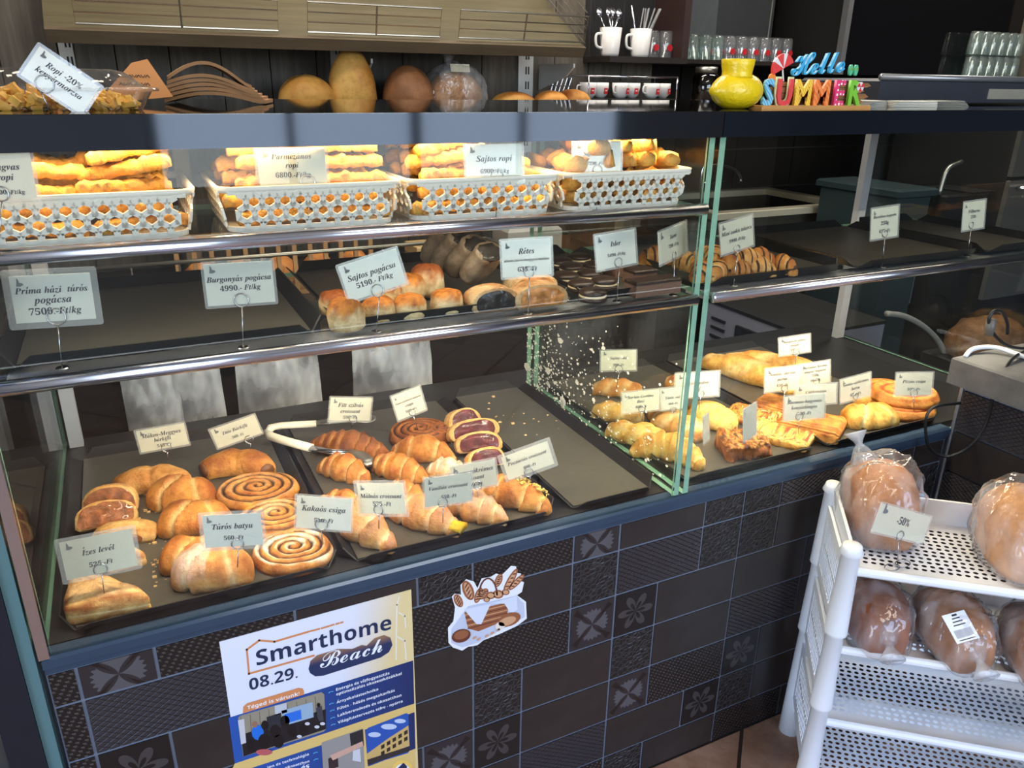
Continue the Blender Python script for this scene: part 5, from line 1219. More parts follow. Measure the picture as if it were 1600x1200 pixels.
n.base(n.ramp(g_, [(.55, S(224, 226, 240)), (1.0, S(226, 204, 150))])); n.set(rough=.32); M_pp = n.m
q = [aty(342.5, 1003, YP), aty(642.5, 921, YP)]
MB().add([(q[0].x-.032, 0, q[0].z-.22), (q[1].x-.032, 0, q[1].z-.22), (q[1].x-.032, 0, 0), (q[0].x-.032, 0, 0), (q[0].x-.032, .0006, q[0].z-.22), (q[1].x-.032, .0006, q[1].z-.22), (q[1].x-.032, .0006, 0), (q[0].x-.032, .0006, 0)],
         [(0, 3, 2, 1), (4, 5, 6, 7), (0, 1, 5, 4), (2, 3, 7, 6), (1, 2, 6, 5), (3, 0, 4, 7)]).build('paper_sheet', M_pp, poster)
pm = lambda nm, c: mat('print_'+nm, c, .35, 0, 0)
n = NT('print_navy_gradient'); sp = n.n('SeparateXYZ'); n.l(n.obj(), sp.inputs[0]); n.base(n.ramp(sp.outputs['X'], [(.0, S(36, 84, 166)), (.30, S(28, 44, 92))])); n.set(rough=.35); M_navyg = n.m
NAVY, ORG, GOLDP, WH = pm('navy', S(30, 44, 78)), pm('orange', S(212, 138, 88)), pm('gold', S(222, 190, 116)), pm('white', S(236, 238, 244))
flat('navy_band', pp([(148, 886), (1302, 527), (1309, 797), (187, 1172)]), 1, M_navyg, poster)
flat('gold_band', pp([(187, 1172), (1309, 797), (1316, 1080), (1318, 1250), (150, 1250)]), 1, GOLDP, poster)
flat('navy_panel', pp([(290, 1200), (730, 1055), (745, 1290), (260, 1430)]), 2, M_navyg, poster)
flat('navy_panel', pp([(1000, 960), (1310, 850), (1316, 1078), (1020, 1190)]), 2, M_navyg, poster)
def pline(L, wd, m, layer):
    for a, b in zip(L, L[1:]):
        d = math.hypot(b[0]-a[0], b[1]-a[1]); ux, uy = (b[0]-a[0])/d*wd/2, (b[1]-a[1])/d*wd/2
        flat('print_line', pp([(a[0]-uy-ux, a[1]+ux-uy), (b[0]-uy+ux, b[1]+ux+uy), (b[0]+uy+ux, b[1]-ux+uy), (a[0]+uy-ux, a[1]-ux-uy)]), layer, m, poster)
pline([(640, 350), (435, 410), (340, 402), (262, 460), (276, 610), (680, 497)], 12, ORG, 2)
for a, b in (((650, 347), (715, 330)), ((730, 326), (775, 313)), ((787, 309), (806, 303)), ((822, 299), (836, 295)), ((850, 291), (861, 288))): pline([a, b], 11, ORG, 2)
for L in ([(1215, 130), (1200, 180), (1195, 520)], [(1215, 230), (1250, 250), (1255, 320)], [(1205, 380), (1250, 405), (1258, 520)]): pline(L, 8, pm('pale', S(232, 226, 214)), 1)
ink('Smarthome', 'sb', (318, 900+0), (318, 900), 2, NAVY, poster) if False else None
ink('Smarthome', 'sb', (320+318/4, 900+562/4), (320+1172/4, 900+328/4), 3, NAVY, poster, 1.05)
n = NT('print_blob_gradient'); sp = n.n('SeparateXYZ'); n.l(n.obj(), sp.inputs[0]); n.base(n.ramp(n.math('MULTIPLY', n.math('SUBTRACT', sp.outputs['Z'], n.math('MULTIPLY', sp.outputs['X'], .0)), 2.0), [(.655, S(36, 50, 88)), (.72, S(196, 144, 78))])); n.set(rough=.35)
flat('badge', pp([(648, 580), (660, 530), (700, 495), (830, 455), (920, 455), (980, 430), (1010, 435), (1060, 388), (1120, 368), (1160, 385), (1172, 430), (1150, 475), (1100, 508), (740, 622), (690, 626), (658, 606)]), 3, n.m, poster)
ink('Beach', 'script', (320+712/4, 900+580/4), (320+1118/4, 900+468/4), 4, WH, poster, 1.15)
ink('08.29.', 'sb', (320+276/4, 900+716/4), (320+586/4, 900+632/4), 3, NAVY, poster, 1.1)
flat('orange_pill', pp([(238, 858), (240, 815), (262, 795), (585, 698), (612, 702), (620, 722), (618, 740)]), 3, ORG, poster)
ink('Téged is várunk!', 'sb', (320+265/4, 900+834/4), (320+594/4, 900+742/4), 4, WH, poster)
for t_, a, b in (('Energia és vízfogyasztás', (818, 718), (1155, 612)), ('optimalizálós okoseszközökkel', (820, 747), (1232, 615)), ('Árnyékolástechnika', (824, 796), (1085, 712)), ('Fűtés - hűtés megtakarítás', (826, 838), (1188, 720)),
                 ('Lakberendezés és okosotthon', (828, 880), (1230, 750)), ('Világítástervezés télre - nyárra', (832, 922), (1238, 787)), ('ion és technológia', (390, 1204), (652, 1118)), ('okosotthon', (500, 1206), (655, 1162)), ('és', (600, 1214), (655, 1196))):
    ink(t_, 'sb', (320+a[0]/4, 900+a[1]/4), (320+b[0]/4, 900+b[1]/4), 3, WH, poster, 1.05)
for x, y in ((786, 724), (790, 797), (794, 840), (797, 886), (800, 928), (690, 1104), (692, 1146)): pline([(x-10, y+4), (x, y-3), (x+14, y-4)], 5, pm('sky', S(96, 176, 226)), 3)
# photographs printed on the poster, as simple flat shapes
C = lambda nm, r, g, b: pm(nm, S(r, g, b))
flat('photo', pp([(208, 884), (220, 872), (728, 724), (746, 738), (756, 958), (742, 972), (240, 1128)]), 3, C('curtain', 148, 140, 122), poster)
flat('photo_detail', pp([(225, 990), (755, 830), (756, 955), (242, 1126)]), 4, C('audience', 26, 26, 32), poster)
for k in range(9): pline([(225+58*k, 882-16*k), (232+58*k, 985-16*k)], 5, C('curtain_fold', 112, 104, 88), 4)
flat('photo_detail', pp([(478, 840), (672, 785), (680, 880), (492, 935)]), 5, C('screen', 150, 176, 200), poster)
flat('photo_detail', pp([(498, 862), (600, 832), (604, 890), (504, 920)]), 6, C('slide', 40, 110, 214), poster)
flat('photo_detail', pp([(435, 810), (510, 790), (514, 850), (440, 870)]), 5, C('white_board', 190, 196, 204), poster); flat('photo_detail', pp([(385, 880), (475, 852), (480, 940), (395, 965)]), 5, C('dark_screen', 40, 44, 52), poster)
flat('photo_detail', pp([(206, 900), (245, 890), (258, 1040), (226, 1050)]), 5, C('door_white', 200, 200, 204), poster)
def disc(cx, cy, rx, ry, layer, m, nm='photo_detail', n_=12, par=None, f=pp): return flat(nm, f([(cx+rx*math.cos(2*PI*k/n_), cy+ry*math.sin(2*PI*k/n_)) for k in range(n_)]), layer, m, par or poster)
BLK = C('black', 16, 16, 20)
disc(330, 975, 38, 48, 5, C('blue_shirt', 30, 110, 210)); disc(312, 925, 18, 20, 6, C('skin', 150, 110, 90))
for cx, cy, r_ in ((375, 930, 24), (500, 905, 30), (440, 965, 32), (370, 1030, 38), (460, 1030, 34), (620, 955, 30), (290, 1060, 30), (545, 965, 30)): disc(cx, cy, r_, r_*1.25, 6, BLK)
for cx, cy in ((640, 920), (700, 940), (735, 920), (590, 1000)): disc(cx, cy, 16, 10, 7, C('pale_shirt', 206, 206, 214))
disc(370, 1098, 52, 20, 7, C('pink_shirt', 186, 92, 96))
flat('photo_detail', pp([(696, 820), (730, 808), (742, 900), (715, 905), (702, 880)]), 7, C('speaker', 60, 62, 70), poster); disc(710, 803, 11, 14, 8, BLK)
flat('photo', pp([(730, 1040), (985, 952), (1000, 1215), (748, 1300)]), 3, C('soft_grey', 150, 146, 142), poster)
flat('photo_detail', pp([(905, 985), (988, 955), (994, 1060), (915, 1090)]), 4, C('dark_room', 40, 40, 44), poster); flat('photo_detail', pp([(780, 1120), (985, 1030), (990, 1060), (800, 1150)]), 5, C('forearm', 206, 164, 146), poster)
flat('photo_detail', pp([(770, 1140), (830, 1110), (835, 1190), (776, 1210)]), 4, C('tablet', 56, 40, 44), poster); flat('photo_detail', pp([(925, 1090), (970, 1075), (975, 1160), (922, 1150)]), 6, C('paper', 206, 208, 214), poster)
flat('photo', pp([(1006, 965), (1020, 948), (1258, 856), (1272, 862), (1280, 1090), (1268, 1106), (1018, 1182)]), 3, C('deep_sky', 40, 84, 170), poster)
for cx, cy, rx, ry in ((1060, 990, 40, 16), (1150, 940, 50, 18), (1220, 905, 36, 14)): disc(cx, cy, rx, ry, 4, C('cloud', 190, 204, 226))
flat('photo_detail', pp([(1012, 1110), (1150, 1010), (1272, 932), (1279, 1060), (1016, 1150)]), 4, C('facade', 206, 172, 108), poster)
for k in range(5):
    for j in range(2): flat('photo_detail', pp([(1100+36*k, 1058-22*k+40*j), (1122+36*k, 1046-22*k+40*j), (1123+36*k, 1070-22*k+40*j), (1101+36*k, 1082-22*k+40*j)]), 5, C('window_dark', 50, 42, 34), poster)
flat('photo_detail', pp([(1016, 1145), (1278, 1062), (1279, 1092), (1018, 1180)]), 5, C('pavement', 50, 46, 46), poster)
disc(1235, 1210, 66, 62, 3, C('gold_disc', 240, 200, 100)); disc(1235, 1215, 46, 44, 4, WH); flat('badge', pp([(1205, 1200), (1240, 1165), (1262, 1185), (1262, 1230), (1205, 1240)]), 5, NAVY, poster)

# bread-basket sticker
st = thing('basket_sticker', 'die-cut sticker of a wicker basket of bread on the dark tiles', 'sticker', (.46, YP, .50))
sp_ = lambda L: [(620+x/2.353, 760+y/2.353) for x, y in L]
out = [(190, 575), (188, 520), (208, 495), (214, 445), (202, 405), (212, 394), (236, 398), (234, 362), (255, 341), (284, 350), (296, 374), (312, 338), (346, 332), (365, 320), (386, 326), (420, 292), (439, 294), (441, 318), (457, 320), (453, 347), (468, 352), (460, 388), (442, 400), (475, 424), (478, 486), (440, 514), (380, 542), (318, 566), (296, 584), (262, 590), (240, 604), (206, 592)]
flat('sticker_edge', sp_(out), 0, pm('sticker_white', S(232, 234, 240)), st)
cx_, cy_ = 330, 455
flat('cloth', sp_([(200, 525), (262, 440), (440, 402), (468, 430), (470, 480), (300, 574), (240, 592), (200, 575)]), 1, pm('linen', S(196, 202, 222)), st)
def eli(cx, cy, a, b, ang, layer, c, nm='bread', n_=16):
    L = [(cx+a*math.cos(t)*math.cos(ang)-b*math.sin(t)*math.sin(ang), cy+a*math.cos(t)*math.sin(ang)+b*math.sin(t)*math.cos(ang)) for t in [2*PI*k/n_ for k in range(n_)]]
    return flat(nm, sp_(L), layer, c, st)
BR, BR2, BR3 = pm('crust_brown', S(150, 92, 62)), pm('crust_light', S(206, 158, 120)), pm('crust_dark', S(104, 56, 40))
for cx, cy, a, b, an in ((262, 382, 38, 20, 1.2), (226, 420, 26, 15, 1.1), (418, 345, 50, 12, -1.05), (440, 352, 40, 11, -.8), (374, 345, 26, 13, -1.2), (300, 400, 30, 13, -1.2), (318, 395, 24, 14, -.9)):
    eli(cx, cy, a, b, an, 2, BR); eli(cx, cy, a*.82, b*.6, an, 3, BR2)
    for k in (-.5, -.15, .2, .55): eli(cx+a*k*math.cos(an), cy+a*k*math.sin(an), b*.62, 2.5, an+.9, 4, BR3, 'score')
for cx, cy, r_ in ((345, 400, 17), (372, 396, 20), (400, 388, 14), (330, 415, 12)): eli(cx, cy, r_, r_*.8, 0, 4, BR); eli(cx, cy, r_*.7, r_*.5, 0, 5, BR2)
flat('wicker_basket', sp_([(248, 462), (412, 424), (402, 490), (300, 532), (262, 522)]), 4, BR, st)
for k in range(6): flat('wicker_strand', sp_([(250+2*k, 470+10*k), (408-1*k, 432+10*k), (408-k, 435+10*k), (250+2*k, 474+10*k)]), 5, BR3 if k % 2 else BR2, st)
flat('napkin', sp_([(246, 450), (345, 430), (310, 505), (292, 505), (262, 470)]), 6, pm('napkin', S(214, 220, 238)), st); flat('napkin', sp_([(340, 430), (440, 400), (445, 450), (420, 470), (395, 430)]), 6, MT['print_napkin'], st)
for k in range(9): a0, a1 = PI+PI*k/9, PI+PI*(k+1)/9; flat('handle', sp_([(335+36*math.cos(a0), 400+66*math.sin(a0)), (335+36*math.cos(a1), 400+66*math.sin(a1)), (335+30*math.cos(a1), 400+60*math.sin(a1)), (335+30*math.cos(a0), 400+60*math.sin(a0))]), 5, BR3, st)
eli(412, 488, 44, 24, -.35, 7, BR); eli(405, 494, 34, 15, -.35, 8, BR2); eli(378, 512, 18, 15, -.2, 8, pm('crumb_white', S(232, 220, 206))); eli(236, 548, 36, 24, -.3, 7, BR3); eli(236, 544, 28, 16, -.3, 8, BR)
for cx, cy in ((285, 555), (300, 560), (330, 548), (350, 538), (372, 526)): eli(cx, cy, 8, 4, -.6, 8, BR2)

# ================================================================== WHITE PLASTIC RACK
RZ = math.radians(-39.6); RO = Vector((1.083, -.225, 0)); W_, D_ = .50, .236
wr = thing('plastic_rack', 'white plastic tiered rack with perforated shelves holding bagged bread', 'rack', RO, RZ)
Rm = Matrix.Translation(RO) @ Matrix.Rotation(RZ, 4, 'Z')
zt_ = [.597, .422, .247, .072]
def perforated(name, z):
    mb = MB(); px_, py_ = .0145, .0135; m0x, m0y = .026, .040; nx = int((W_-2*m0x)/px_); ny = int((D_-m0y-.022)/py_)
    x0 = .5*(W_-nx*px_); y0 = m0y
    for j in range(ny):
        for i in range(nx):
            xx = x0+px_*i; yy = y0+py_*j; cx, cy = xx+px_/2, yy+py_/2; o = (.0012 if j % 2 else -.0012)
            k = len(mb.v); ou = [(0, 0), (.5, 0), (1, 0), (1, .5), (1, 1), (.5, 1), (0, 1), (0, .5)]
            mb.v += [(xx+a*px_, yy+b*py_, z) for a, b in ou]
            mb.v += [(cx+o+.0048*math.cos(PI*1.25+PI/4*q), cy+.0040*math.sin(PI*1.25+PI/4*q), z) for q in range(8)]
            mb.f += [(k+q, k+(q+1) % 8, k+8+(q+1) % 8, k+8+q) for q in range(8)]
    x1, y1 = x0+nx*px_, y0+ny*py_
    for a in ((.006, W_-.006, .003, y0), (.006, W_-.006, y1, D_-.003), (.006, x0, y0, y1), (x1, W_-.006, y0, y1)): mb.add([(a[0], a[2], z), (a[1], a[2], z), (a[1], a[3], z), (a[0], a[3], z)], [(0, 1, 2, 3)])
    return mb
for z in zt_:
    s = obj('shelf_tray', perforated('shelf_tray', z).mesh('shelf_tray', M_white), wr)
    mb = MB().tube([(.015, .001, z+.006), (W_-.015, .001, z+.006)], .0085, 10); mb.box(.0, W_, D_-.006, D_, z-.004, z+.052)
    for x in (.0, W_-.006): mb.add([(x, 0, z-.006), (x+.006, 0, z-.006), (x+.006, D_, z-.006), (x, D_, z-.006), (x, 0, z+.05), (x+.006, 0, z+.05), (x+.006, D_, z+.055), (x, D_, z+.055)], [(3, 2, 1, 0), (4, 5, 6, 7), (0, 1, 5, 4), (1, 2, 6, 5), (2, 3, 7, 6), (3, 0, 4, 7)])
    mb.build('tray_edge', M_white, s)
for k, (x, y) in enumerate(((.0, .0), (0, D_), (W_, 0), (W_, D_))):
    lev = [(.024, 0)]
    for z in (.247, .422, .597): lev += [(.021, z-.125), (.0165, z+.040), (.0215, z+.045)]
    lev += [(.0175, .652), (.0165, .657), (.0, .658)]
    MB().lathe(lev, 16, (x, y, 0)).build('post', M_white, wr, True)
for x in (-.008, W_+.002):
    for t0_ in (.422, .247, .072):
        z0, z1 = t0_+.06, t0_+.170; s = MB().box(x, x+.006, .014, D_-.014, z0-.022, z0).box(x, x+.006, .014, D_-.014, z1, z1+.022).box(x, x+.006, .012, .036, z0, z1).box(x, x+.006, D_-.036, D_-.012, z0, z1).box(x+.001, x+.005, .014, D_-.014, (z0+z1)/2-.003, (z0+z1)/2+.003).build('side_panel', M_white, wr)
        mb = MB()
        for k in range(12): y = .044+k*(D_-.088)/11; mb.box(x+.001, x+.005, y-.0032, y+.0032, z0, z1)
        mb.build('slats', M_white, s)
def bagged(label, px_, z, L, W, H, seed, turn, pal, sticker=None, knot=True):
    c = atz(px_[0], px_[1], z); t = thing('bagged_loaf', label, 'bread', (c.x, c.y, z+.002), PI/2+RZ+turn, 'bagged loaves on the white rack')
    def mul(t_, a): return 1
    loft('l', 24, 22, straight(L*.9), lambda t_: W/2*.92*(.5+.5*math.sin(PI*t_)**.45), lambda t_: H/1.6*.92*(.45+.55*math.sin(PI*t_)**.45), 2.7, .6, None, lambda t_, a, nz: lerp(pal[0], pal[1], .45+.9*nz), .09, 14, seed).build('loaf', M_bread, t, True)
    mb = bag_mesh(L, W, H, seed, amp=.22); mb.build('clear_bag', M_bag, t, True)
    if knot:
        MB().lathe([(.030, -.03), (.014, 0), (.007, .008), (.009, .014), (.020, .030), (.023, .034)], 12, M=Matrix.Translation((-L*.47, 0, H*.35)) @ Matrix.Rotation(-2.0, 4, 'Y') if knot != 'back' else Matrix.Translation((L*.30, .035, H*.93)) @ Matrix.Rotation(.5, 4, 'Y') @ Matrix.Rotation(-.3, 4, 'X')).build('bag_tail', M_milky, t, True)
    if sticker:
        a = Matrix.Translation((-L*.34, sticker, H*.80)) @ Matrix.Rotation(-.62, 4, 'Y') @ Matrix.Rotation(-PI/2+.25, 4, 'Z')
        o = MB().box(-.023, .023, -.026, .026, 0, .0006, a).build('bag_label', MT['print_white'], t)
        mb = MB(); r = random.Random(seed)
        for k in range(14): w2 = r.uniform(.0004, .0011); mb.box(-.017+.0025*k, -.017+.0025*k+w2, -.018, -.004, .0006, .0009, a)
        for k in range(3): mb.box(-.012+.002*k, .012-.002*k, .003+.006*k, .005+.006*k, .0006, .0009, a)
        mb.box(-.016, .016, -.023, -.0215, .0006, .0009, a); mb.box(-.005, .005, .020, .0235, .0006, .0009, a)
        mb.build('barcode', M_ink, o)
BL_ = (S(188, 126, 74), S(138, 84, 46))
bagged('bagged loaf standing at the left of the rack top behind the card', (1366, 822), .600, .20, .140, .150, 2, .1, BL_, knot='back')
bagged('large bagged golden loaf at the right of the rack top', (1590, 870), .600, .22, .16, .15, 3, .0, (S(216, 154, 90), S(170, 108, 58)), knot=False)
bagged('bagged brown loaf with a twisted tail at the left of the second tier', (1362, 985), .425, .18, .118, .11, 4, .1, (S(168, 100, 62), S(122, 68, 40)))
bagged('bagged loaf with a tilted barcode sticker in the middle of the second tier', (1480, 1005), .425, .19, .120, .11, 5, .25, BL_, .030)
bagged('bagged loaf with an upright barcode sticker at the right of the second tier', (1612, 1032), .425, .19, .120, .11, 6, .0, BL_, .005)

# ================================================================== CABLES AND DEVICE ON THE SIDE COUNTER
M_cab = mat('black_cable', S(24, 24, 26), .4, 0, 0)
pts = [(1606, 545), (1578, 566), (1556, 600), (1545, 650), (1527, 685), (1502, 706), (1474, 713), (1452, 699), (1446, 668), (1450, 645), (1466, 634), (1500, 630)]
ys = [-.10, -.10, -.10, -.09, -.08, -.06, -.04, -.03, -.03, -.03, -.03, -.02]
xs_lim = [9, 1.575, 1.57, 1.57, 1.57, 1.57, 1.60, 1.6, 1.6, 1.6, 1.6, 1.628]
P = []
for (x, y), Y in zip(pts, ys):
    d = ray(x, y); q = aty(x, y, Y)
    P.append(CAM + d*((min(q.x, 1.63)-CAM.x)/d.x) if q.x > 1.63 and y > 560 else q)
P[0] = atz(1606, 545, .876); P[1] = atz(1580, 563, .874)
P = [atz(1640, 520, .874)] + P
tag(MB().tube(arc(P, 5), .0034, 8).build('black_cord', M_cab, None, True), 'black cord looping down over the edge of the side counter', 'cord')
P = [atz(x, y, .872+h) for x, y, h in ((1509, 556, 0), (1516, 548, .004), (1530, 543, .008), (1556, 543, .008), (1585, 552, .004), (1625, 566, .004))]
tag(MB().tube(arc(P, 5), .0052, 8).build('white_cable', M_white, None, True), 'white cable running across the slab of the side counter', 'cable')
t = thing('ferrite_cable', 'black cable with a grey ferrite clip standing in a loop on the side counter', 'cable', (1.7, .0, .868))
P = [aty(x, y, -.06)-t.location for x, y in ((1620, 545), (1580, 542), (1558, 528), (1547, 512), (1546, 496), (1554, 486), (1566, 488), (1574, 505), (1574, 522))]
MB().tube(arc(P, 5), .0034, 8).build('cord', M_cab, t, True)
p = aty(1547, 511, -.06)-t.location; MB().lathe([(.0, -.018), (.009, -.017), (.010, 0), (.009, .017), (0, .018)], 12, p).build('ferrite_clip', mat('grey_ferrite', S(90, 88, 84), .4), t, True)
t = thing('card_terminal', 'dark blue device cut off by the right picture edge on the side counter', 'device', (1.93, -.10, .8685))
MB().box(-.05, .12, -.05, .05, 0, .14, ch=.006).build('device_body', mat('dark_blue_plastic', S(26, 32, 54), .35), t); MB().box(-.04, .10, -.053, -.05, .05, .12).build('screen', M_gloss, t)

# ================================================================== PRICE CARDS
n = NT('printed_card'); n.base(S(236, 231, 205)); n.set(rough=.55); M_card = n.m
M_sleeve = glassy('laminate', (.97, .97, .95), 1.3, 1.5, .16, (.9, .9, .86), rough=.1)
M_txt = mat('card_lettering', S(58, 58, 66), .7, 0, 0)
zs_, zt2 = 1.0825, 1.2352
def card(label, rows_, TL, TR, BL, base, zb, ring=None, rpx=9, m=None, yaw=None, sleeve=1.0, anchor=None, loops=False, wide=False):
    """laminated price card held by a wire ring on a stem; the stem foot stands at pixel `base` on the plane zb"""
    b = anchor or atz(*base, zb); b = Vector(b)
    best = None
    def hit(p, ya):
        nrm = Vector((math.sin(ya), -math.cos(ya), .12)).normalized(); d = ray(*p); return CAM + d*((b-CAM).dot(nrm)/d.dot(nrm)), nrm
    for k in ([yaw] if yaw is not None else [math.radians(a) for a in (range(-86, 40, 2) if wide else range(-58, 40, 2))]):
        tl, nr = hit(TL, k); tr, _ = hit(TR, k); bl, _ = hit(BL, k); u = tr-tl; v = bl-tl
        c = (u.dot(v)/(u.length*v.length))**2 + (.0 if wide else .03)*(k+.25)**2
        if best is None or c < best[0]: best = (c, k, tl, tr, bl, nr)
    _, k, tl, tr, bl, nr = best; u = tr-tl; v = tl-bl; w_ = u.length; ux = u.normalized(); h = v.length; vy = nr.cross(ux); vy = vy if vy.z > 0 else -vy
    c = tl + u/2 - vy*(h/2); nr = ux.cross(vy)
    t = thing('price_card', label, 'price card', b); Mx = Matrix((ux, vy, nr)).transposed().to_4x4(); Mx.translation = c-b
    MB().box(-w_/2, w_/2, -h/2, h/2, -.0003, .0003, Mx).build('paper', m or M_card, t)
    e = .0035*sleeve; MB().prism([(x*(w_/2+e), y*(h/2+e)) for x, y in ((-1, -.94), (-.96, -1), (.96, -1), (1, -.94), (1, .94), (.96, 1), (-.96, 1), (-1, .94))], .0005, .0009, Mx).build('laminate', M_sleeve, t)
    mb = MB(); nrow = len(rows_)
    for txt, yy, hh, mw in rows_:
        V, Fc, wd = line(txt, 'bi'); s = min(hh*h, mw*w_/wd); kk = len(mb.v)
        mb.v += [tuple(Mx @ Vector(((x-wd/2)*s, (yy-.5)*h+y*s*(hh*h/s if False else 1), .0011))) for x, y in V]; mb.f += [tuple(i+kk for i in f) for f in Fc]
    if rows_: mb.build('lettering', M_txt, t)
    q = .055*w_; MB().prism([(-w_*.40+q*x, h*.36+q*y) for x, y in ((-.2, 1.2), (.2, .6), (.25, 0), (1.0, -.2), (1.2, -.6), (.4, -1), (-.5, -.9), (-.3, -.2))], .0010, .0012, Mx).build('logo_mark', mat('logo_grey', S(110, 112, 112), .7), t)
    if ring:
        d = ray(*ring); p = CAM + d*((b-CAM).dot(nr)/d.dot(nr)) if False else None
        dn = nr; pc = CAM + d*((c+nr*.0018-CAM).dot(nr)/d.dot(nr)); r = rpx/F*(pc-CAM).dot(_f)
        g_ = MB().tube(circle(pc-b, r, ux, vy, 20), .0008, 5, True).tube(circle(pc-b-nr*.004, r, ux, vy, 20), .0008, 5, True).build('clip_ring', M_wire, t, True)
        foot = Vector((0, 0, 0)); top = pc-b-vy*r
        MB().tube([top, top*.5+foot*.5, foot], .00085, 5).build('stem', M_wire, g_, True)
        if loops:
            for s in (-1, 1): MB().tube([Vector((.014*s+.016*math.cos(a), .010*math.sin(a), .0012)) for a in [2*PI*i/16 for i in range(16)]], .001, 5, True).build('foot_loop', M_wire, g_, True)
        elif zb in (zs_, zt2) and anchor is None: MB().lathe([(0, 0), (.008, 0), (.007, .0012), (0, .0015)], 12).build('foot', M_wire, g_)
    return t
TWO = lambda a, b, s=.25, s2=.20: [(a, .56, s, .84), (b, .22, s2, .6)]
THREE = lambda a, b, c, s=.21: [(a, .68, s, .86), (b, .44, s, .86), (c, .18, s*.9, .6)]
# middle shelf
card('large price card reading Prima hazi turos pogacsa at the far left of the middle shelf', [('Príma házi  túrós', .62, .22, .90), ('pogácsa', .40, .22, .5), ('7500.-Ft/kg', .16, .22, .66)], (13, 432), (140, 426), (22, 506), (97, 575), zs_, (88, 495), 13, M_paperw, sleeve=2.2)
card('price card reading Burgonyas pogacsa 4990 on the middle shelf', [('Burgonyás pogácsa', .56, .24, .95), ('4990.- Ft/kg', .34, .22, .6)], (317, 413), (424, 407), (322, 479), (380, 543), zs_, (377, 469), 10.5, M_paperw)
card('tilted price card reading Sajtos pogacsa 5190 above the cheese scones', [('Sajtos pogácsa', .52, .25, .84), ('5190.- Ft/kg', .28, .24, .64)], (528, 417), (618, 388), (545, 472), (588, 518), zs_, (590, 454), 9.5, M_paperw)
card('price card reading Retes with a second line of fillings above the strudels', [('Rétes', .62, .22, .5), ('almás/túrós/meggyes/mákos', .42, .15, .92), ('635.-Ft', .14, .19, .4)], (783, 377), (860, 372), (786, 434), (825, 490), zs_, (827, 425), 8, M_paperw)
card('skewed price card reading Isler above the chocolate cookies', [('Isler', .62, .20, .4), ('5490.-Ft/kg', .32, .17, .46)], (929, 369), (991, 358), (931, 423), (964, 471), zs_, (967, 410), 7, M_paperw)
card('skewed price card reading Zserbo beside the glass partition', [('Zserbó', .66, .18, .5), ('7290.-Ft/kg', .38, .16, .6)], (1028, 364), (1072, 346), (1028, 415), (1052, 461), zs_, (1054, 400), 6.5)
card('price card reading Mini csokis tekercs above the mini croissants', [('Mini csokis tekercs', .58, .20, .92), ('5990.-Ft/kg', .30, .18, .5)], (1124, 351), (1175, 336), (1126, 399), (1146, 446), zs_, (1152, 389), 6.5)
card('price card reading Rusztikus baguette on the right shelf', THREE('Rusztikus baguette', '250g', '635.-Ft', .17), (1362, 327), (1404, 321), (1359, 375), (1378, 417), zs_, (1383, 365), 5.5)
card('small price card reading Felbarna at the far right of the right shelf', [('Félbarna', .60, .17, .6), ('250.-', .40, .16, .4)], (1506, 317), (1540, 312), (1499, 361), (1511, 400), zs_, (1518, 352), 5)
# in front of the baskets
card('brightly lit card cut off by the left picture edge in front of the leftmost basket', [('Magvas', .62, .2, .7), ('ropi', .40, .2, .4), ('6500.-Ft/kg', .1, .17, .6)], (-44, 238), (46, 237), (-36, 312), (-4, 398), zt2, (1, 303), 11, yaw=-.1)
card('brightly lit card reading Parmezanos ropi in front of the second basket', [('Parmezános', .70, .22, .8), ('ropi', .46, .22, .4), ('6800.-Ft/kg', .2, .2, .62)], (400, 232), (507, 230), (403, 290), (483, 357), zt2, (481, 285), 11, yaw=-.2)
card('brightly lit card reading Sajtos ropi in front of the third basket', [('Sajtos ropi', .55, .25, .64), ('6900.-Ft/kg', .24, .2, .52)], (727, 226), (815, 224), (733, 286), (775, 340), zt2, (777, 276), 10, yaw=-.2)
card('brightly lit card reading Sajtos masni in front of the rightmost basket', [('Sajtos masni', .58, .22, .6), ('7290.-Ft/kg', .30, .2, .44)], (896, 221), (970, 220), (897, 274), (932, 328), zt2, (934, 266), 7.5, yaw=-.2)
# lower left case
k_ = ZT
card('card reading Makos-Meggyes barkifli stuck in the poppy crescent', [('Mákos-Meggyes', .62, .26, .94), ('bárkifli', .38, .24, .5), ('545.-Ft', .1, .2, .4)], (212, 674), (287, 661), (221, 707), (262, 718), k_+.040, (260, 700), 7)
card('tilted card reading Dios Barkifli stuck in the walnut crescent', TWO('Diós Bárkifli', '560.-Ft', .24, .19), (328, 672), (397, 648), (342, 700), (391, 706), k_+.038, (389, 687), 6.5)
card('card reading Fitt szilvas croissant behind the dark croissant', [('Fitt szilvás', .60, .26, .76), ('croissant', .34, .24, .6), ('590.-Ft', .08, .2, .4)], (517, 621), (581, 622), (511, 657), (549, 668), k_+.030, (552, 655), 6)
card('yellowish tilted card stuck in the wholemeal cocoa snail', [('Teljes kiőrlésű kakaós', .60, .17, .92), ('csiga', .40, .17, .4), ('560.-Ft', .16, .16, .4)], (611, 620), (655, 603), (622, 657), (653, 672), k_+.028, (644, 644), 5)
card('card reading Izes level stuck in the large jam triangle', TWO('Ízes levél', '525.-Ft', .20, .17), (92, 848), (205, 826), (103, 907), (163, 927), k_+.040, (157, 890), 9.5, sleeve=1.6)
card('card reading Turos batyu stuck in the front curd parcel', TWO('Túrós batyu', '560.-Ft', .24, .18), (315, 806), (407, 801), (322, 856), (371, 886), k_+.054, (371, 851), 9, M_paperw, sleeve=1.5)
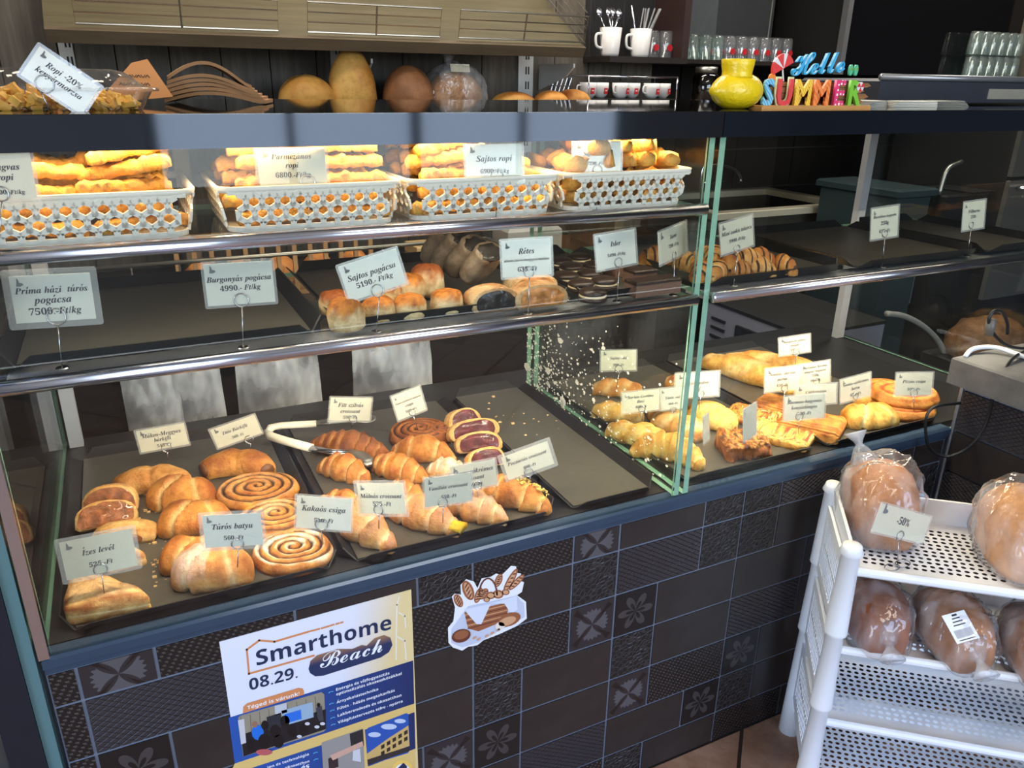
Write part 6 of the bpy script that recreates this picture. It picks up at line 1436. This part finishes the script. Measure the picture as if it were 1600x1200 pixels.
card('card reading Kakaos csiga stuck in the iced cocoa snail', TWO('Kakaós csiga', '530.-Ft', .24, .18), (464, 774), (550, 780), (463, 824), (504, 850), k_+.028, (502, 819), 9.5, M_paperw)
card('card reading Malnas croissant stuck in the large dusted croissant', [('Málnás croissant', .52, .23, .90), ('575.-Ft', .26, .2, .42)], (557, 755), (629, 755), (566, 802), (592, 826), k_+.046, (591, 797), 7.5, sleeve=1.5)
card('card reading Vanilias croissant stuck in the cream-filled croissant', TWO('Vaniliás croissant', '550.-Ft', .22, .17), (663, 748), (736, 738), (664, 793), (692, 817), k_+.046, (692, 786), 7.5)
card('card reading Mogyorokremes croissant behind the vanilla card', [('Mogyorókrémes', .62, .24, .9), ('croissant', .36, .22, .55), ('600.-Ft', .1, .2, .4)], (702, 730), (773, 717), (706, 770), (747, 778), k_+.046, (746, 758), 6.5)
card('tilted card reading Pisztacias croissant stuck in the pistachio croissant', TWO('Pisztáciás croissant', '660.-Ft', .22, .17), (783, 715), (855, 689), (795, 750), (829, 754), k_+.044, (826, 738), 7, sleeve=1.8)
# lower right case
card('card reading Sajtos rud seen through the partition at the back', TWO('Sajtos rúd', '390.-Ft', .2, .17), (939, 548), (994, 547), (940, 579), (963, 606), k_+.034, (967, 577), 6)
card('card reading Sonkas Gombas Buci seen through the partition', THREE('Sonkás Gombás', 'Buci', '480.-Ft', .2), (972, 614), (1030, 608), (972, 646), (1003, 662), k_+.03, (1003, 639), 5.5)
card('card with two short lines half hidden behind the partition edge', [('Túrós rúd', .5, .17, .7), ('460.-Ft', .22, .17, .4)], (1031, 608), (1069, 604), (1034, 641), (1052, 664), k_+.02, (1052, 640), 4.5, M_paperw)
card('card reading Tejes-sajtos rud by the scored bun', [('Tejes-sajtos', .52, .2, .8), ('rúd', .28, .2, .3)], (1056, 584), (1124, 580), (1055, 622), (1092, 640), k_+.04, (1095, 615), 5.5)
card('card seen almost edge-on standing in the seeded bar', [], (1161, 640), (1182, 628), (1161, 691), (1170, 700), k_+.04, None, wide=True)
card('card seen edge-on standing behind the big curled croissant', [], (1098, 652), (1107, 644), (1099, 694), (1103, 712), k_+.05, None, wide=True)
card('card reading Burgonyas pekne stangli above the baguettes at the back', THREE('Burgonyás pékné', 'stangli', '430.-Ft', .19), (1217, 529), (1265, 522), (1218, 556), (1242, 578), k_+.05, (1244, 551), 5)
card('card reading Rusztikus kezmuves magyar baguette at the baguette tips', [('Rusztikus Kézmű.', .76, .17, .9), ('magyar baguette', .56, .16, .9), ('250g', .36, .16, .3), ('660.-Ft', .12, .16, .4)], (1251, 570), (1296, 563), (1252, 603), (1276, 628), k_+.02, (1276, 596), 5)
card('card reading Sonkas-durvas parna in front of the baguettes', THREE('Sonkás -durvás', 'párna', '630.-Ft', .19), (1196, 577), (1250, 571), (1195, 613), (1225, 640), k_+.02, (1226, 606), 5.5)
card('card reading Csirkemajas behind the bacon onion card', [('Csirkemájas', .60, .21, .8), ('490.-Ft', .2, .18, .4)], (1243, 604), (1307, 599), (1243, 634), (1275, 660), k_+.02, (1285, 630), 5)
card('card reading Baconos-hagymas kenyerlangos stuck in a flatbread', THREE('Baconos-hagymás', 'kenyérlángos', '790.-Ft', .21), (1226, 620), (1289, 615), (1225, 657), (1247, 682), k_+.012, (1249, 651), 6)
card('card reading Sonkas-sajtkremes batyu left of the pizza snails', THREE('Sonkás-sajtkrémes', 'batyu', '670.-Ft', .2), (1313, 594), (1360, 582), (1313, 630), (1336, 636), k_+.03, (1337, 619), 5)
card('card reading Pizzas csiga in front of the pizza snail pile', TWO('Pizzás csiga', '550.-Ft', .2, .17), (1401, 583), (1458, 582), (1399, 618), (1428, 643), k_+.03, (1428, 614), 5.5)
# rack and top
card('card reading -50% standing in its wire clip on top of the white rack', [('-50%', .46, .38, .55)], (1377, 786), (1455, 808), (1362, 830), (1402, 884), .600, (1407, 838), 8.5, loops=True)
card('sloping card with two lines in front of the clear tub on the case top', [('Ropi -20%', .60, .24, .6), ('kenyérmorzsa', .34, .24, .8)], (62, 72), (156, 136), (10, 96), (70, 150), ZC+.001, (70, 131), 13, yaw=.1, anchor=(-.06, .066, ZC+.001))
